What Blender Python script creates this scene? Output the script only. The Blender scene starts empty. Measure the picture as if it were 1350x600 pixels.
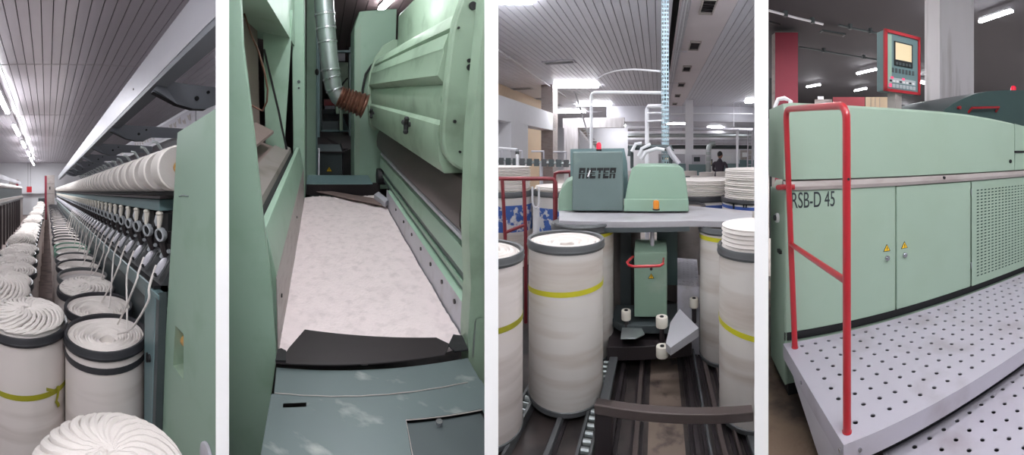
import bpy, bmesh, math, random
from mathutils import Vector, Matrix
random.seed(11)
SC = bpy.context.scene
COL = SC.collection
PI = math.pi
EYE = Vector((0, 0, 1.7))
FPX, CX, CY = 500.0, 675.0, 200.0          # panorama: 500 px per radian, horizon row, for a 1350x600 frame

# ------------------------------------------------------------------ materials
def lin(c):
    c = c / 255.0
    return c / 12.92 if c <= 0.04045 else ((c + 0.055) / 1.055) ** 2.4
def rgb(r, g, b): return (lin(r), lin(g), lin(b), 1)
def mat(name, col, rough=0.5, metal=0.0, var=0.12, scale=6.0, stretch=(1, 1, 1), bump=0.0, bscale=60.0, dirt=None, dlo=0.5, dhi=0.7, dscale=4.0, dstretch=(1, 1, 1), emit=None, coat=0.0):
    m = bpy.data.materials.new(name); m.use_nodes = True
    nt = m.node_tree; N = nt.nodes; L = nt.links
    bs = N['Principled BSDF']
    bs.inputs['Roughness'].default_value = rough
    bs.inputs['Metallic'].default_value = metal
    if coat: bs.inputs['Coat Weight'].default_value = coat
    c = rgb(*col)
    tc = N.new('ShaderNodeNewGeometry')
    def noise(sc, st, det=4):
        mp = N.new('ShaderNodeMapping'); mp.inputs['Scale'].default_value = st
        L.new(tc.outputs['Position'], mp.inputs['Vector'])
        n = N.new('ShaderNodeTexNoise'); n.inputs['Scale'].default_value = sc; n.inputs['Detail'].default_value = det
        L.new(mp.outputs['Vector'], n.inputs['Vector'])
        return n
    out = None
    if var > 0:
        n = noise(scale, stretch)
        mx = N.new('ShaderNodeMix'); mx.data_type = 'RGBA'
        mx.inputs[6].default_value = tuple(v * (1 - var) for v in c[:3]) + (1,)
        mx.inputs[7].default_value = tuple(min(1, v * (1 + var)) for v in c[:3]) + (1,)
        L.new(n.outputs['Fac'], mx.inputs[0]); out = mx.outputs[2]
    else:
        bs.inputs['Base Color'].default_value = c
    if dirt:
        n = noise(dscale, dstretch, 6)
        r = N.new('ShaderNodeValToRGB'); r.color_ramp.elements[0].position = dlo; r.color_ramp.elements[1].position = dhi
        L.new(n.outputs['Fac'], r.inputs[0])
        mx = N.new('ShaderNodeMix'); mx.data_type = 'RGBA'
        if out: L.new(out, mx.inputs[6])
        else: mx.inputs[6].default_value = c
        mx.inputs[7].default_value = rgb(*dirt)
        L.new(r.outputs['Color'], mx.inputs[0]); out = mx.outputs[2]
    if out: L.new(out, bs.inputs['Base Color'])
    if bump > 0:
        n = noise(bscale, stretch)
        b = N.new('ShaderNodeBump'); b.inputs['Strength'].default_value = bump; b.inputs['Distance'].default_value = 0.01
        L.new(n.outputs['Fac'], b.inputs['Height']); L.new(b.outputs['Normal'], bs.inputs['Normal'])
    if emit:
        bs.inputs['Emission Color'].default_value = rgb(*emit[0]); bs.inputs['Emission Strength'].default_value = emit[1]
    return m

M = {}
M['mint'] = mat('pale mint enamel', (154, 175, 157), 0.38, var=0.05, scale=3, dirt=(150, 170, 150), dlo=0.52, dhi=0.85)
M['mint_old'] = mat('worn mint enamel', (156, 178, 156), 0.4, var=0.06, scale=3, dirt=(120, 138, 118), dlo=0.5, dhi=0.8)
M['mint_trolley'] = mat('green trolley enamel', (136, 163, 144), 0.4, var=0.05, scale=3, dirt=(160, 176, 160), dlo=0.58, dhi=0.8)
M['mint_side'] = mat('light green cabinet enamel', (153, 180, 161), 0.42, var=0.05, scale=2.5, dirt=(135, 165, 140), dlo=0.55, dhi=0.8)
M['dgreen'] = mat('grey green enamel', (96, 112, 110), 0.4, var=0.06, dirt=(120, 138, 130), dlo=0.6, dhi=0.85)
M['petrol'] = mat('dark petrol enamel', (62, 84, 82), 0.42, var=0.06)
M['bluegrey'] = mat('blue grey enamel', (104, 128, 130), 0.4, var=0.06, scale=4)
M['darksteel'] = mat('dark painted steel', (70, 78, 80), 0.45, var=0.1)
M['coverplate'] = mat('scuffed grey cover plate', (92, 104, 104), 0.42, var=0.1, scale=5, dirt=(160, 164, 158), dlo=0.6, dhi=0.78, dscale=5, dstretch=(1, 2, 1))
M['black'] = mat('black rubber', (24, 24, 26), 0.55, var=0.15)
M['blacksteel'] = mat('blackened steel', (48, 42, 44), 0.4, var=0.15, metal=0.2)
M['brownsteel'] = mat('worn brown steel', (84, 74, 72), 0.42, metal=0.3, var=0.25, scale=5, stretch=(1, 1, 3))
M['steel'] = mat('galvanised steel', (165, 172, 172), 0.32, metal=0.75, var=0.12, scale=8)
M['alu'] = mat('brushed aluminium', (202, 202, 208), 0.38, metal=0.35, var=0.06, scale=4)
M['chrome'] = mat('polished metal', (190, 190, 195), 0.2, metal=0.9, var=0.05)
M['ltsteel'] = mat('pale grey steel', (186, 184, 192), 0.4, var=0.06, scale=5, dirt=(158, 152, 154), dlo=0.55, dhi=0.8, dscale=6)
M['platform'] = mat('pale lilac grey tread plate', (172, 168, 178), 0.42, var=0.05, scale=5, dirt=(146, 138, 142), dlo=0.52, dhi=0.8, dscale=5)
M['trimgrey'] = mat('warm grey trim', (166, 158, 154), 0.45, var=0.06, scale=5, dirt=(140, 128, 124), dlo=0.5, dhi=0.8, dscale=5, dstretch=(1, 1, 4))
M['red'] = mat('red enamel', (172, 34, 44), 0.28, var=0.06, coat=0.3)
M['dred'] = mat('dark red enamel', (120, 38, 46), 0.4, var=0.1)
M['maroon'] = mat('maroon paint', (132, 44, 60), 0.55, var=0.06)
M['sliver'] = mat('white cotton sliver', (220, 213, 208), 0.9, var=0.04, scale=20, bump=0.12, bscale=160)
M['sliver_grey'] = mat('greyed cotton sliver', (206, 200, 198), 0.9, var=0.08, scale=20, bump=0.35, bscale=160)
M['yarn'] = mat('wound white yarn', (226, 220, 214), 0.8, var=0.03, scale=30, bump=0.15, bscale=200)
M['flank'] = mat('shade toned yarn flank', (180, 174, 170), 0.85, var=0.04, scale=30, bump=0.2, bscale=150)  # greyed to put shade on the package ends that face the viewer
M['web'] = mat('loose cotton web', (228, 214, 214), 0.95, var=0.07, scale=14, bump=0.5, bscale=55, dirt=(212, 198, 198), dlo=0.5, dhi=0.72, dscale=16)
M['can'] = mat('off white fibre can', (212, 207, 202), 0.55, var=0.05, scale=2, stretch=(0.3, 0.3, 3), dirt=(186, 174, 164), dlo=0.48, dhi=0.72, dscale=2.4, dstretch=(0.35, 0.35, 4))
M['can_grey'] = mat('grey fibre can', (214, 205, 201), 0.55, var=0.05, scale=2, stretch=(0.3, 0.3, 3), dirt=(188, 177, 171), dlo=0.48, dhi=0.72, dscale=2.4, dstretch=(0.35, 0.35, 4))
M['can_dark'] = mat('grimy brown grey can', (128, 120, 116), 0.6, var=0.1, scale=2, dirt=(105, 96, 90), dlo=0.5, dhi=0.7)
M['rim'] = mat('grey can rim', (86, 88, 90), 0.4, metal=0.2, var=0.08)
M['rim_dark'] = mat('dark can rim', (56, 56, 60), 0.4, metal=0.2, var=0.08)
M['rim_green'] = mat('green can rim', (110, 150, 130), 0.5, var=0.08)
M['band'] = mat('yellow tape', (196, 190, 40), 0.45, var=0.08, scale=12)
M['band_olive'] = mat('olive yellow tape', (150, 146, 30), 0.5, var=0.08, scale=12)
M['blueband'] = mat('peeling blue paint', (58, 92, 160), 0.5, var=0.06, dirt=(206, 204, 204), dlo=0.5, dhi=0.56, dscale=9)
M['blue'] = mat('blue paint', (52, 80, 150), 0.5, var=0.06)
M['white'] = mat('white plaster', (222, 222, 226), 0.7, var=0.03)
M['divider'] = mat('bright white plaster', (250, 250, 250), 0.9, var=0.0)
M['pillar'] = mat('limewashed concrete', (206, 202, 204), 0.75, var=0.06, scale=2, stretch=(3, 3, 0.3), dirt=(160, 154, 152), dlo=0.52, dhi=0.75, dscale=3, dstretch=(3, 3, 0.25))
M['slat'] = mat('grey lilac ceiling slat', (208, 201, 208), 0.28, metal=0.2, var=0.06, scale=2)
M['slat_blue'] = mat('cool grey ceiling slat', (198, 198, 206), 0.4, metal=0.1, var=0.06, scale=2)
M['slat_dark'] = mat('dark grey ceiling slat', (206, 198, 201), 0.5, var=0.08, scale=2)
M['slat_brown'] = mat('brown grey ceiling slat', (112, 98, 98), 0.5, var=0.08, scale=2)
M['bracket'] = mat('mid grey bracket enamel', (132, 136, 142), 0.42, var=0.05)
M['groove'] = mat('dark ceiling void', (52, 50, 54), 0.8, var=0.0)
M['floor_brown'] = mat('stained brown concrete', (118, 100, 84), 0.7, var=0.2, scale=5, dirt=(64, 54, 50), dlo=0.48, dhi=0.6, dscale=3, bump=0.3, bscale=40)
M['floor_pale'] = mat('pale worn hall floor', (182, 172, 166), 0.6, var=0.08, scale=2, dirt=(150, 140, 134), dlo=0.5, dhi=0.7)  # lightened so that lamp light bounces up and brightens the ceilings
M['deck'] = mat('grey deck plate', (166, 164, 168), 0.42, var=0.06, scale=5, dirt=(140, 136, 138), dlo=0.52, dhi=0.8, dscale=5)
M['sliver_rope'] = mat('cream sliver rope', (206, 199, 194), 0.9, var=0.06, scale=25, bump=0.25, bscale=220)
M['floor_grey'] = mat('dusty factory floor', (120, 106, 102), 0.65, var=0.15, scale=3, dirt=(84, 74, 72), dlo=0.5, dhi=0.7)
M['floor_dark'] = mat('oily dark floor', (58, 50, 48), 0.6, var=0.2, scale=5, dirt=(36, 32, 32), dlo=0.45, dhi=0.6)
M['strip'] = mat('worn tan floor strip', (112, 98, 88), 0.65, var=0.25, scale=7, dirt=(66, 56, 52), dlo=0.52, dhi=0.66, dscale=8)
M['cream'] = mat('cream painted wall', (214, 190, 160), 0.7, var=0.05)
M['yellow'] = mat('yellow painted wall', (226, 184, 92), 0.7, var=0.05)
M['orange'] = mat('orange painted post', (208, 78, 44), 0.6, var=0.05)
M['redplastic'] = mat('red lamp plastic', (225, 36, 60), 0.25, var=0.0, emit=((225, 30, 60), 0.5))
M['amber'] = mat('amber lamp plastic', (212, 128, 24), 0.3, var=0.0)
M['tube'] = mat('lit fluorescent tube', (255, 255, 255), 0.5, var=0.0, emit=((250, 250, 255), 46.0))
M['screen'] = mat('lit cream screen', (200, 184, 150), 0.4, var=0.0, emit=((238, 214, 172), 0.42))
M['pinkish'] = mat('dusty pink grey liner', (122, 104, 100), 0.6, var=0.08)
M['rustflex'] = mat('brown foil hose', (112, 76, 62), 0.3, metal=0.35, var=0.25, scale=25, bump=0.8, bscale=40)
M['tan'] = mat('tan cardboard', (206, 160, 96), 0.6, var=0.08)
M['oxblood'] = mat('oxblood plastic', (110, 26, 30), 0.4, var=0.05)
M['signyellow'] = mat('yellow sign vinyl', (236, 190, 40), 0.5, var=0.0)
M['ink'] = mat('black print', (22, 24, 26), 0.6, var=0.0)
M['inkgrey'] = mat('dark grey print', (40, 48, 52), 0.6, var=0.0)
M['paper'] = mat('white vinyl', (225, 225, 225), 0.6, var=0.0)
M['pale'] = mat('pale plastic roller', (226, 220, 208), 0.5, var=0.05)
M['skin'] = mat('skin', (150, 110, 92), 0.6, var=0.0)
M['cloth_dark'] = mat('dark clothes', (56, 48, 58), 0.8, var=0.05)
M['keys'] = mat('grey keypad keys', (176, 180, 184), 0.5, var=0.0)
M['pinklit'] = mat('pink lit key', (240, 90, 130), 0.4, var=0.0, emit=((240, 80, 120), 0.3))

# ------------------------------------------------------------------ frames
def pxray(px, py):
    p = (px - CX) / FPX
    return Vector((math.sin(p), math.cos(p), (CY - py) / FPX))
class Frame:
    """axes of one hall: right, forward (along its rows), up; lengths in metres from the eye point"""
    def __init__(s, vx, vy, upright=False):
        s.f = pxray(vx, vy).normalized()
        s.r = s.f.cross(Vector((0, 0, 1))).normalized()
        s.u = Vector((0, 0, 1)) if upright else s.r.cross(s.f)
        s.m = Matrix((s.r, s.f, s.u)).transposed()
        s.mi = s.m.inverted()
    def w(s, a, b, c): return EYE + s.m @ Vector((a, b, c))
    def at(s, px, py, a=None, b=None, c=None, d=None):
        v = s.mi @ pxray(px, py)
        t = d if d is not None else a / v[0] if a is not None else b / v[1] if b is not None else c / v[2]
        return v * t
    def p(s, px, py, **k): return s.w(*s.at(px, py, **k))
F1 = Frame(62, 252, True)
F2 = Frame(425, 122)
F3 = Frame(868, 200)
F4 = Frame(890, 200)

# ------------------------------------------------------------------ mesh builder (world coordinates)
def perp(t):
    a = Vector((0, 0, 1)) if abs(t.z) < 0.9 else Vector((1, 0, 0))
    x = t.cross(a).normalized()
    return x, t.cross(x).normalized()
class MB:
    def __init__(s): s.v = []; s.fc = []
    def add(s, vs, fs):
        o = len(s.v); s.v += [Vector(v) for v in vs]; s.fc += [tuple(i + o for i in f) for f in fs]; return s
    def box(s, F, a, b, c):
        P = [F.w(x, y, z) for z in c for y in b for x in a]
        return s.hexa(P)
    def hexa(s, P):
        return s.add(P, [(0, 2, 3, 1), (4, 5, 7, 6), (0, 1, 5, 4), (2, 6, 7, 3), (0, 4, 6, 2), (1, 3, 7, 5)])
    def wbox(s, x, y, z):
        return s.hexa([Vector((i, j, k)) for k in z for j in y for i in x])
    def prism(s, pts, vec):
        n = len(pts); pts = [Vector(p) for p in pts]; vec = Vector(vec)
        return s.add(pts + [p + vec for p in pts], [tuple(range(n))[::-1], tuple(range(n, 2 * n))] + [(i, (i + 1) % n, (i + 1) % n + n, i + n) for i in range(n)])
    def sheet(s, rows):
        """rows of points -> quads"""
        n = len(rows[0]); vs = [p for r in rows for p in r]
        return s.add(vs, [(i * n + j, i * n + j + 1, (i + 1) * n + j + 1, (i + 1) * n + j) for i in range(len(rows) - 1) for j in range(n - 1)])
    def tube(s, pts, r, n=8, closed=False, caps=True):
        pts = [Vector(p) for p in pts]; k = len(pts); vs = []; x = None
        for i, p in enumerate(pts):
            if closed: t = (pts[(i + 1) % k] - pts[i - 1]).normalized()
            else: t = (pts[min(i + 1, k - 1)] - pts[max(i - 1, 0)]).normalized()
            if x is None: x, y = perp(t)
            else:
                x = (x - t * x.dot(t)).normalized(); y = t.cross(x)
            rr = r[i] if isinstance(r, (list, tuple)) else r
            vs += [p + (x * math.cos(2 * PI * j / n) + y * math.sin(2 * PI * j / n)) * rr for j in range(n)]
        fs = []
        for i in range(k if closed else k - 1):
            i2 = (i + 1) % k
            fs += [(i * n + j, i * n + (j + 1) % n, i2 * n + (j + 1) % n, i2 * n + j) for j in range(n)]
        if caps and not closed: fs += [tuple(range(n))[::-1], tuple((k - 1) * n + j for j in range(n))]
        return s.add(vs, fs)
    def lathe(s, base, axis, prof, n=32):
        """prof: (radius, height along axis)"""
        base = Vector(base); axis = Vector(axis).normalized(); x, y = perp(axis); vs = []; fs = []; ring = []
        for r, h in prof:
            if r < 1e-6: ring.append([len(vs)]); vs.append(base + axis * h)
            else:
                ring.append(list(range(len(vs), len(vs) + n)))
                vs += [base + axis * h + (x * math.cos(2 * PI * j / n) + y * math.sin(2 * PI * j / n)) * r for j in range(n)]
        for A, B in zip(ring, ring[1:]):
            for j in range(n):
                q = [A[j % len(A)], A[(j + 1) % len(A)], B[(j + 1) % len(B)], B[j % len(B)]]
                q = list(dict.fromkeys(q))
                if len(q) > 2: fs.append(tuple(q))
        return s.add(vs, fs)
    def cyl(s, p, q, r, n=16):
        p = Vector(p); q = Vector(q); d = (q - p)
        return s.lathe(p, d, [(0, 0), (r, 0), (r, d.length), (0, d.length)], n)
    def ell(s, c, rx, ry, rz, n=16, k=8):
        c = Vector(c); vs = []; fs = []
        rows = []
        for i in range(k + 1):
            th = PI * i / k
            rows.append([c + Vector((rx * math.sin(th) * math.cos(2 * PI * j / n), ry * math.sin(th) * math.sin(2 * PI * j / n), rz * math.cos(th))) for j in range(n + 1)])
        return s.sheet(rows)
    def build(s, name, m, parent=None, smooth=35, bevel=0.0, origin=None):
        org = Vector(origin) if origin is not None else (ORG[parent.name] if parent is not None else Vector((0, 0, 0)))
        me = bpy.data.meshes.new(name)
        me.from_pydata([v - org for v in s.v], [], s.fc)
        bm = bmesh.new(); bm.from_mesh(me)
        bmesh.ops.remove_doubles(bm, verts=bm.verts, dist=1e-5)
        bmesh.ops.recalc_face_normals(bm, faces=bm.faces)
        bm.to_mesh(me); bm.free()
        me.materials.append(m if not isinstance(m, str) else M[m])
        if smooth:
            me.shade_smooth(); me.set_sharp_from_angle(angle=math.radians(smooth))
        o = bpy.data.objects.new(name, me); COL.objects.link(o)
        if parent is not None: o.parent = parent
        else: o.location = org
        ORG[o.name] = org
        if bevel:
            b = o.modifiers.new('bevel', 'BEVEL'); b.width = bevel; b.segments = 2; b.limit_method = 'ANGLE'; b.angle_limit = math.radians(40)
        return o
ORG = {}
def tag(o, label=None, cat=None, group=None, kind=None):
    if label: o['label'] = label
    if cat: o['category'] = cat
    if group: o['group'] = group
    if kind: o['kind'] = kind
    return o
def thing(name, label, cat, loc, group=None):
    o = bpy.data.objects.new(name, None); COL.objects.link(o); o.location = loc; ORG[o.name] = Vector(loc)
    o.empty_display_size = 0.05
    return tag(o, label, cat, group)
def struct(name, mb, m, **k):
    return tag(mb.build(name, m, **k), kind='structure')
KIDS = {}
def copy_tree(o, shift, parent=None):
    if not KIDS:
        pass
    c = o.copy(); COL.objects.link(c)
    if parent is not None: c.parent = parent
    else:
        c.location = o.location + Vector(shift)
    ORG[c.name] = ORG[o.name] + Vector(shift)
    for ch in list(o.children): copy_tree(ch, shift, c)
    return c
ORD = 'zeroth first second third fourth fifth sixth seventh eighth ninth tenth eleventh twelfth thirteenth fourteenth fifteenth sixteenth seventeenth eighteenth nineteenth twentieth'.split()
def lamp(name, F, a, b, c, energy, sx, sy, rotv=None, col=(0.97, 0.97, 1.0)):
    l = bpy.data.lights.new(name, 'AREA'); l.shape = 'RECTANGLE'; l.size = sx; l.size_y = sy; l.energy = energy; l.color = col
    o = bpy.data.objects.new(name, l); COL.objects.link(o); o.location = F.w(a, b, c)
    if rotv: o.rotation_euler = rotv
    return o
def heading(v): return math.atan2(-v.x, v.y)      # z rotation that turns +Y onto v

# camera
cd = bpy.data.cameras.new('camera'); cam = bpy.data.objects.new('camera', cd); COL.objects.link(cam)
cd.type = 'PANO'; cd.panorama_type = 'CENTRAL_CYLINDRICAL'
cd.central_cylindrical_range_u_min = -1.35; cd.central_cylindrical_range_u_max = 1.35
cd.central_cylindrical_range_v_min = -(600 - CY) / FPX; cd.central_cylindrical_range_v_max = CY / FPX
cd.central_cylindrical_radius = 1.0
cam.location = EYE; cam.rotation_euler = (PI / 2, 0, 0); cd.clip_start = 0.05; cd.clip_end = 200
SC.camera = cam
w = bpy.data.worlds.new('world'); SC.world = w; w.use_nodes = True
w.node_tree.nodes['Background'].inputs[0].default_value = (0.82, 0.86, 0.92, 1)
w.node_tree.nodes['Background'].inputs[1].default_value = 0.38
SC.view_settings.view_transform = 'Standard'; SC.view_settings.look = 'None'
SC.view_settings.gamma = 1; SC.view_settings.use_curve_mapping = False; SC.view_settings.exposure = 0.0

# ------------------------------------------------------------------ white partition walls between the four halls
def radial_wall(name, px, d0, d1, wpx=17.5):
    p = (px - CX) / FPX; d = Vector((math.sin(p), math.cos(p), 0)); s = Vector((math.cos(p), -math.sin(p), 0))
    t = wpx / FPX * d0 / 2
    mb = MB()
    base = [EYE + d * d0 - s * t, EYE + d * d0 + s * t, EYE + d * d1 + s * t, EYE + d * d1 - s * t]
    base = [Vector((q.x, q.y, -3.2)) for q in base]
    mb.prism(base, (0, 0, 8.0))
    return struct(name, mb, 'divider', smooth=0)
radial_wall('wall_partition_west', 293.2, 1.0, 30, 17.6)
radial_wall('wall_partition_centre', 647.8, 1.0, 30, 18.2)
radial_wall('wall_partition_east', 1003.8, 1.0, 30, 18.4)
def Q(px, py, d): return EYE + pxray(px, py) * d

# ------------------------------------------------------------------ clipping for things that stand hard against a partition
def wall_plane(px, side, half=0.0095, gap=0.003):
    p = (px - CX) / FPX; s = Vector((math.cos(p), -math.sin(p), 0)) * side
    return EYE + s * (half + gap), s
def clip(o, pl):
    co, no = pl; org = ORG[o.name]
    me = o.data; bm = bmesh.new(); bm.from_mesh(me)
    r = bmesh.ops.bisect_plane(bm, geom=bm.verts[:] + bm.edges[:] + bm.faces[:], plane_co=co - org, plane_no=no, clear_inner=True)
    ed = [e for e in r['geom_cut'] if isinstance(e, bmesh.types.BMEdge)]
    if ed:
        try: bmesh.ops.holes_fill(bm, edges=ed, sides=0)
        except Exception: pass
    bm.to_mesh(me); bm.free()
WEST_E = wall_plane(293.2, 1, 0.0176); CENTRE_E = wall_plane(647.8, 1, 0.0182); EAST_W = wall_plane(1003.8, -1, 0.0184); EAST_E = wall_plane(1003.8, 1, 0.0184)
CENTRE_W = wall_plane(647.8, -1, 0.0182); WEST_W = wall_plane(293.2, -1, 0.0176)

def wedge(name, F, m, c, px0, px1, d0, d1, th=0.1, slope=True, n=10):
    """floor or ceiling slab between two partitions; c = height on the frame's axes"""
    mb = MB(); vs = []
    for d in (d0, d1):
        for i in range(n + 1):
            px = px0 + (px1 - px0) * i / n
            h = pxray(px, CY) * d
            if slope:
                v = F.mi @ h; k = c - v[2]; z = h.z + k * (F.m @ Vector((0, 0, 1))).z
            else: z = c
            vs.append(EYE + Vector((h.x, h.y, z)))
    k = n + 1
    fs = [(i, i + 1, k + i + 1, k + i) for i in range(n)]
    mb.add(vs, fs); o = len(mb.v)
    mb.add([v + Vector((0, 0, th)) for v in vs], fs)
    mb.fc += [(i, i + 1, o + i + 1, o + i) for i in range(n)] + [(k + i, k + i + 1, o + k + i + 1, o + k + i) for i in range(n)]
    mb.fc += [(0, k, o + k, o), (n, k + n, o + k + n, o + n)]
    return struct(name, mb, m, smooth=0)

# ------------------------------------------------------------------ spinning cans
def rosette(mb, c, R, hole, dome, r, loops, seg=30, n=5, jit=0.004, flat=0.0):
    """coiled sliver: overlapping off-centre loops laid on a dome with a hole in the middle"""
    rc = (R - hole) / 2 * 1.0; e = R - rc - r
    for i in range(loops):
        al = 2 * PI * i / loops
        cx, cy = e * math.cos(al), e * math.sin(al)
        pts = []
        for j in range(seg):
            t = 2 * PI * j / seg + al
            x = cx + rc * math.cos(t); y = cy + rc * math.sin(t); q = math.hypot(x, y) / R
            z = dome * math.sqrt(max(0.0, 1 - (q * 0.97) ** 2.6)) + random.uniform(-jit, jit) + 1.1 * r * math.sin(t - al)
            pts.append(c + Vector((x, y, z)))
        mb.tube(pts, r, n, closed=True)
def coil_top(mb, c, R, hole, rings, amp, sag=0.02, seg=40, dome=0.0, ecc=0.01):
    """rings of sliver seen from above, sagging to a hole in the middle"""
    rows = []
    K = rings * 4
    for i in range(K + 1):
        q = i / K; rad = hole + (R - hole) * q
        z = amp * math.cos(2 * PI * q * rings) - sag * (1 - q) ** 3 + dome * (1 - q ** 2.4)
        rows.append([c + Vector((rad * math.cos(a) + ecc * (1 - q), rad * math.sin(a), z + amp * 0.7 * math.sin(3 * a + i))) for a in [2 * PI * j / seg for j in range(seg + 1)]])
    rows.insert(0, [p + Vector((0, 0, -0.05)) for p in rows[0]])
    rows.append([p + Vector((0, 0, -0.04)) for p in rows[-1]])
    mb.sheet(rows)
    mb.lathe(c + Vector((0, 0, -0.06)), (0, 0, 1), [(0, 0), (hole * 1.2, 0)], 16)
def make_can(label, group, x, y, z0, h, R, body='can', rim='rim', top='coil', sliver='sliver', band=None, band_h=0.72, base=None, heap=0.1, ring2=None, clipto=None, rimh=0.05, tail=False, name='sliver_can', bandtilt=0.0, stripe=None):
    t = thing(name, label, 'can', (x, y, z0), group)
    c = Vector((x, y, z0)); Z = Vector((0, 0, 1)); parts = []
    mb = MB(); mb.lathe(c, Z, [(0, 0.004), (R * 0.97, 0.004), (R, 0.02), (R, h * 0.5), (R, h - 0.02), (R * 0.965, h - 0.02), (R * 0.965, h - 0.16), (0, h - 0.16)], 40)
    parts.append(mb.build('body', body, t))
    mb = MB(); rr = R * 1.02
    mb.lathe(c, Z, [(R * 0.955, h - 0.02), (R * 0.955, h), (rr, h + 0.004), (rr + 0.006, h - 0.008), (rr + 0.004, h - rimh * 0.55), (rr + 0.008, h - rimh * 0.7), (rr + 0.004, h - rimh), (R * 0.99, h - rimh), (R * 0.955, h - 0.02)], 40)
    parts.append(mb.build('rim', rim, t))
    if base:
        mb = MB(); mb.lathe(c, Z, [(R * 0.98, 0.0), (R * 1.012, 0.002), (R * 1.02, 0.03), (R * 0.995, 0.036), (R * 0.98, 0.0)], 40)
        parts.append(mb.build('base_ring', base, t))
    if ring2:
        mb = MB(); mb.lathe(c, Z, [(R * 0.99, h - 0.125), (R * 1.015, h - 0.125), (R * 1.018, h - 0.105), (R * 1.015, h - 0.09), (R * 0.99, h - 0.09), (R * 0.99, h - 0.125)], 40)
        parts.append(mb.build('hoop', ring2, t))
    if stripe:
        for (m_, z1, z2, name_) in stripe:
            mb = MB(); mb.lathe(c, Z, [(R * 0.99, z1), (R * 1.004, z1), (R * 1.004, z2), (R * 0.99, z2), (R * 0.99, z1)], 40)
            parts.append(mb.build(name_, m_, t))
    if band:
        mb = MB(); rows = []
        for k, dz in ((1.004, 0), (1.008, 0.0), (1.008, 0.032), (1.004, 0.032)):
            rows.append([c + Vector((R * k * math.cos(a), R * k * math.sin(a), h * band_h + dz + bandtilt * math.cos(a + 0.9) + 0.006 * math.sin(2 * a + 1))) for a in [2 * PI * j / 48 for j in range(49)]])
        rows.append(rows[0]); mb.sheet(rows)
        if tail:
            an = tail; p0 = c + Vector((R * 1.02 * math.cos(an), R * 1.02 * math.sin(an), h * band_h + 0.02))
            d = Vector((-math.sin(an), math.cos(an), 0))
            mb.sheet([[p0 + d * (0.012 * math.sin(k * 1.3) + s) + Vector((0, 0, 0.03 - 0.022 * k)) + Vector((math.cos(an), math.sin(an), 0)) * 0.006 * (k % 2) for s in (-0.012, 0.012)] for k in range(7)])
            mb.sheet([[p0 + d * (-0.02 - 0.02 * k) + Vector((0, 0, 0.012 * k + s)) for s in (0, 0.02)] for k in range(5)])
        parts.append(mb.build('tape', band, t))
    mb = MB(); cc = c + Z * (h - 0.012)
    if top == 'rosette':
        rosette(mb, cc, R * 0.95, 0.035, heap, 0.017, 24, seg=40, n=8, jit=0.002)
        mb.lathe(cc - Z * 0.05, Z, [(0, 0.02), (0.03, 0.02), (0.05, 0.015 + heap * 0.8), (R * 0.6, 0.02 + heap * 0.8), (R * 0.9, 0.02), (R * 0.9, 0)], 32)
    elif top == 'flatros':
        coil_top(mb, cc - Z * 0.012, R * 0.945, R * 0.2, 10, 0.0055, dome=heap, sag=0.03, seg=56, ecc=0.02)
        pass
    elif top == 'coil':
        coil_top(mb, cc - Z * 0.01, R * 0.945, R * 0.2, 9, 0.005, dome=heap)
    elif top == 'empty':
        mb.lathe(cc - Z * 0.05, Z, [(0, 0), (R * 0.5, 0.008), (R * 0.95, 0)], 32)
    elif top == 'stack':
        prof = [(0, heap + 0.01)]; K = max(4, int(heap / 0.022))
        prof += [(R * 0.55, heap + 0.012)]
        for i in range(K, -1, -1):
            q = heap * i / K
            prof += [(R * (0.93 + 0.02 * random.uniform(-1, 1)), q + 0.005), (R * (0.895 + 0.02 * random.uniform(-1, 1)), q - 0.004)]
        mb.lathe(cc, Z, prof[:-1] + [(R * 0.93, -0.02)], 40)
    elif top == 'loose':
        rosette(mb, cc, R * 0.96, 0.04, heap, 0.013, 26, seg=26, n=6, jit=0.005)
        mb.lathe(cc - Z * 0.03, Z, [(0, 0.03 + heap * 0.8), (R * 0.6, 0.02 + heap * 0.85), (R * 0.9, 0.03 + heap * 0.3), (R * 0.95, 0)], 32)
    parts.append(mb.build('sliver_coil', sliver, t))
    if clipto:
        for o in parts: clip(o, clipto)
    return t

LAMP = 0.35
def tube_light(name, label, p, q, group, w=0.06, housing=True, energy=0, drop=0.05, strength=None):
    """fluorescent fitting between two points, with its lamp"""
    p = Vector(p); q = Vector(q); d = (q - p).normalized(); s = d.cross(Vector((0, 0, 1))).normalized()
    t = thing(name, label, 'ceiling light', (p + q) / 2, group)
    up = Vector((0, 0, 1))
    mb = MB(); mb.prism([p - s * w * .9 + up * (w * .6 + .02), p + s * w * .9 + up * (w * .6 + .02), p + s * w * 0.6 + up * (w * .6 + .055), p - s * w * 0.6 + up * (w * .6 + .055)], q - p)
    mb.build('housing', 'white', t, smooth=0)
    mb = MB(); mb.prism([p + s * (w * math.cos(a)) + up * (0.018 + w * 0.55 * math.sin(a)) for a in [2 * PI * k / 10 for k in range(10)]], q - p)
    mb.build('tube', 'tube', t)
    if energy:
        l = bpy.data.lights.new('lamp', 'AREA'); l.shape = 'RECTANGLE'; l.size = (q - p).length; l.size_y = w * 2; l.energy = energy * LAMP; l.color = (0.96, 0.97, 1.0)
        o = bpy.data.objects.new('fluorescent_lamp', l); COL.objects.link(o); o.location = (p + q) / 2 - up * (w + 0.03)
        o.rotation_euler = (0, 0, math.atan2(d.y, d.x))
    return t
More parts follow.
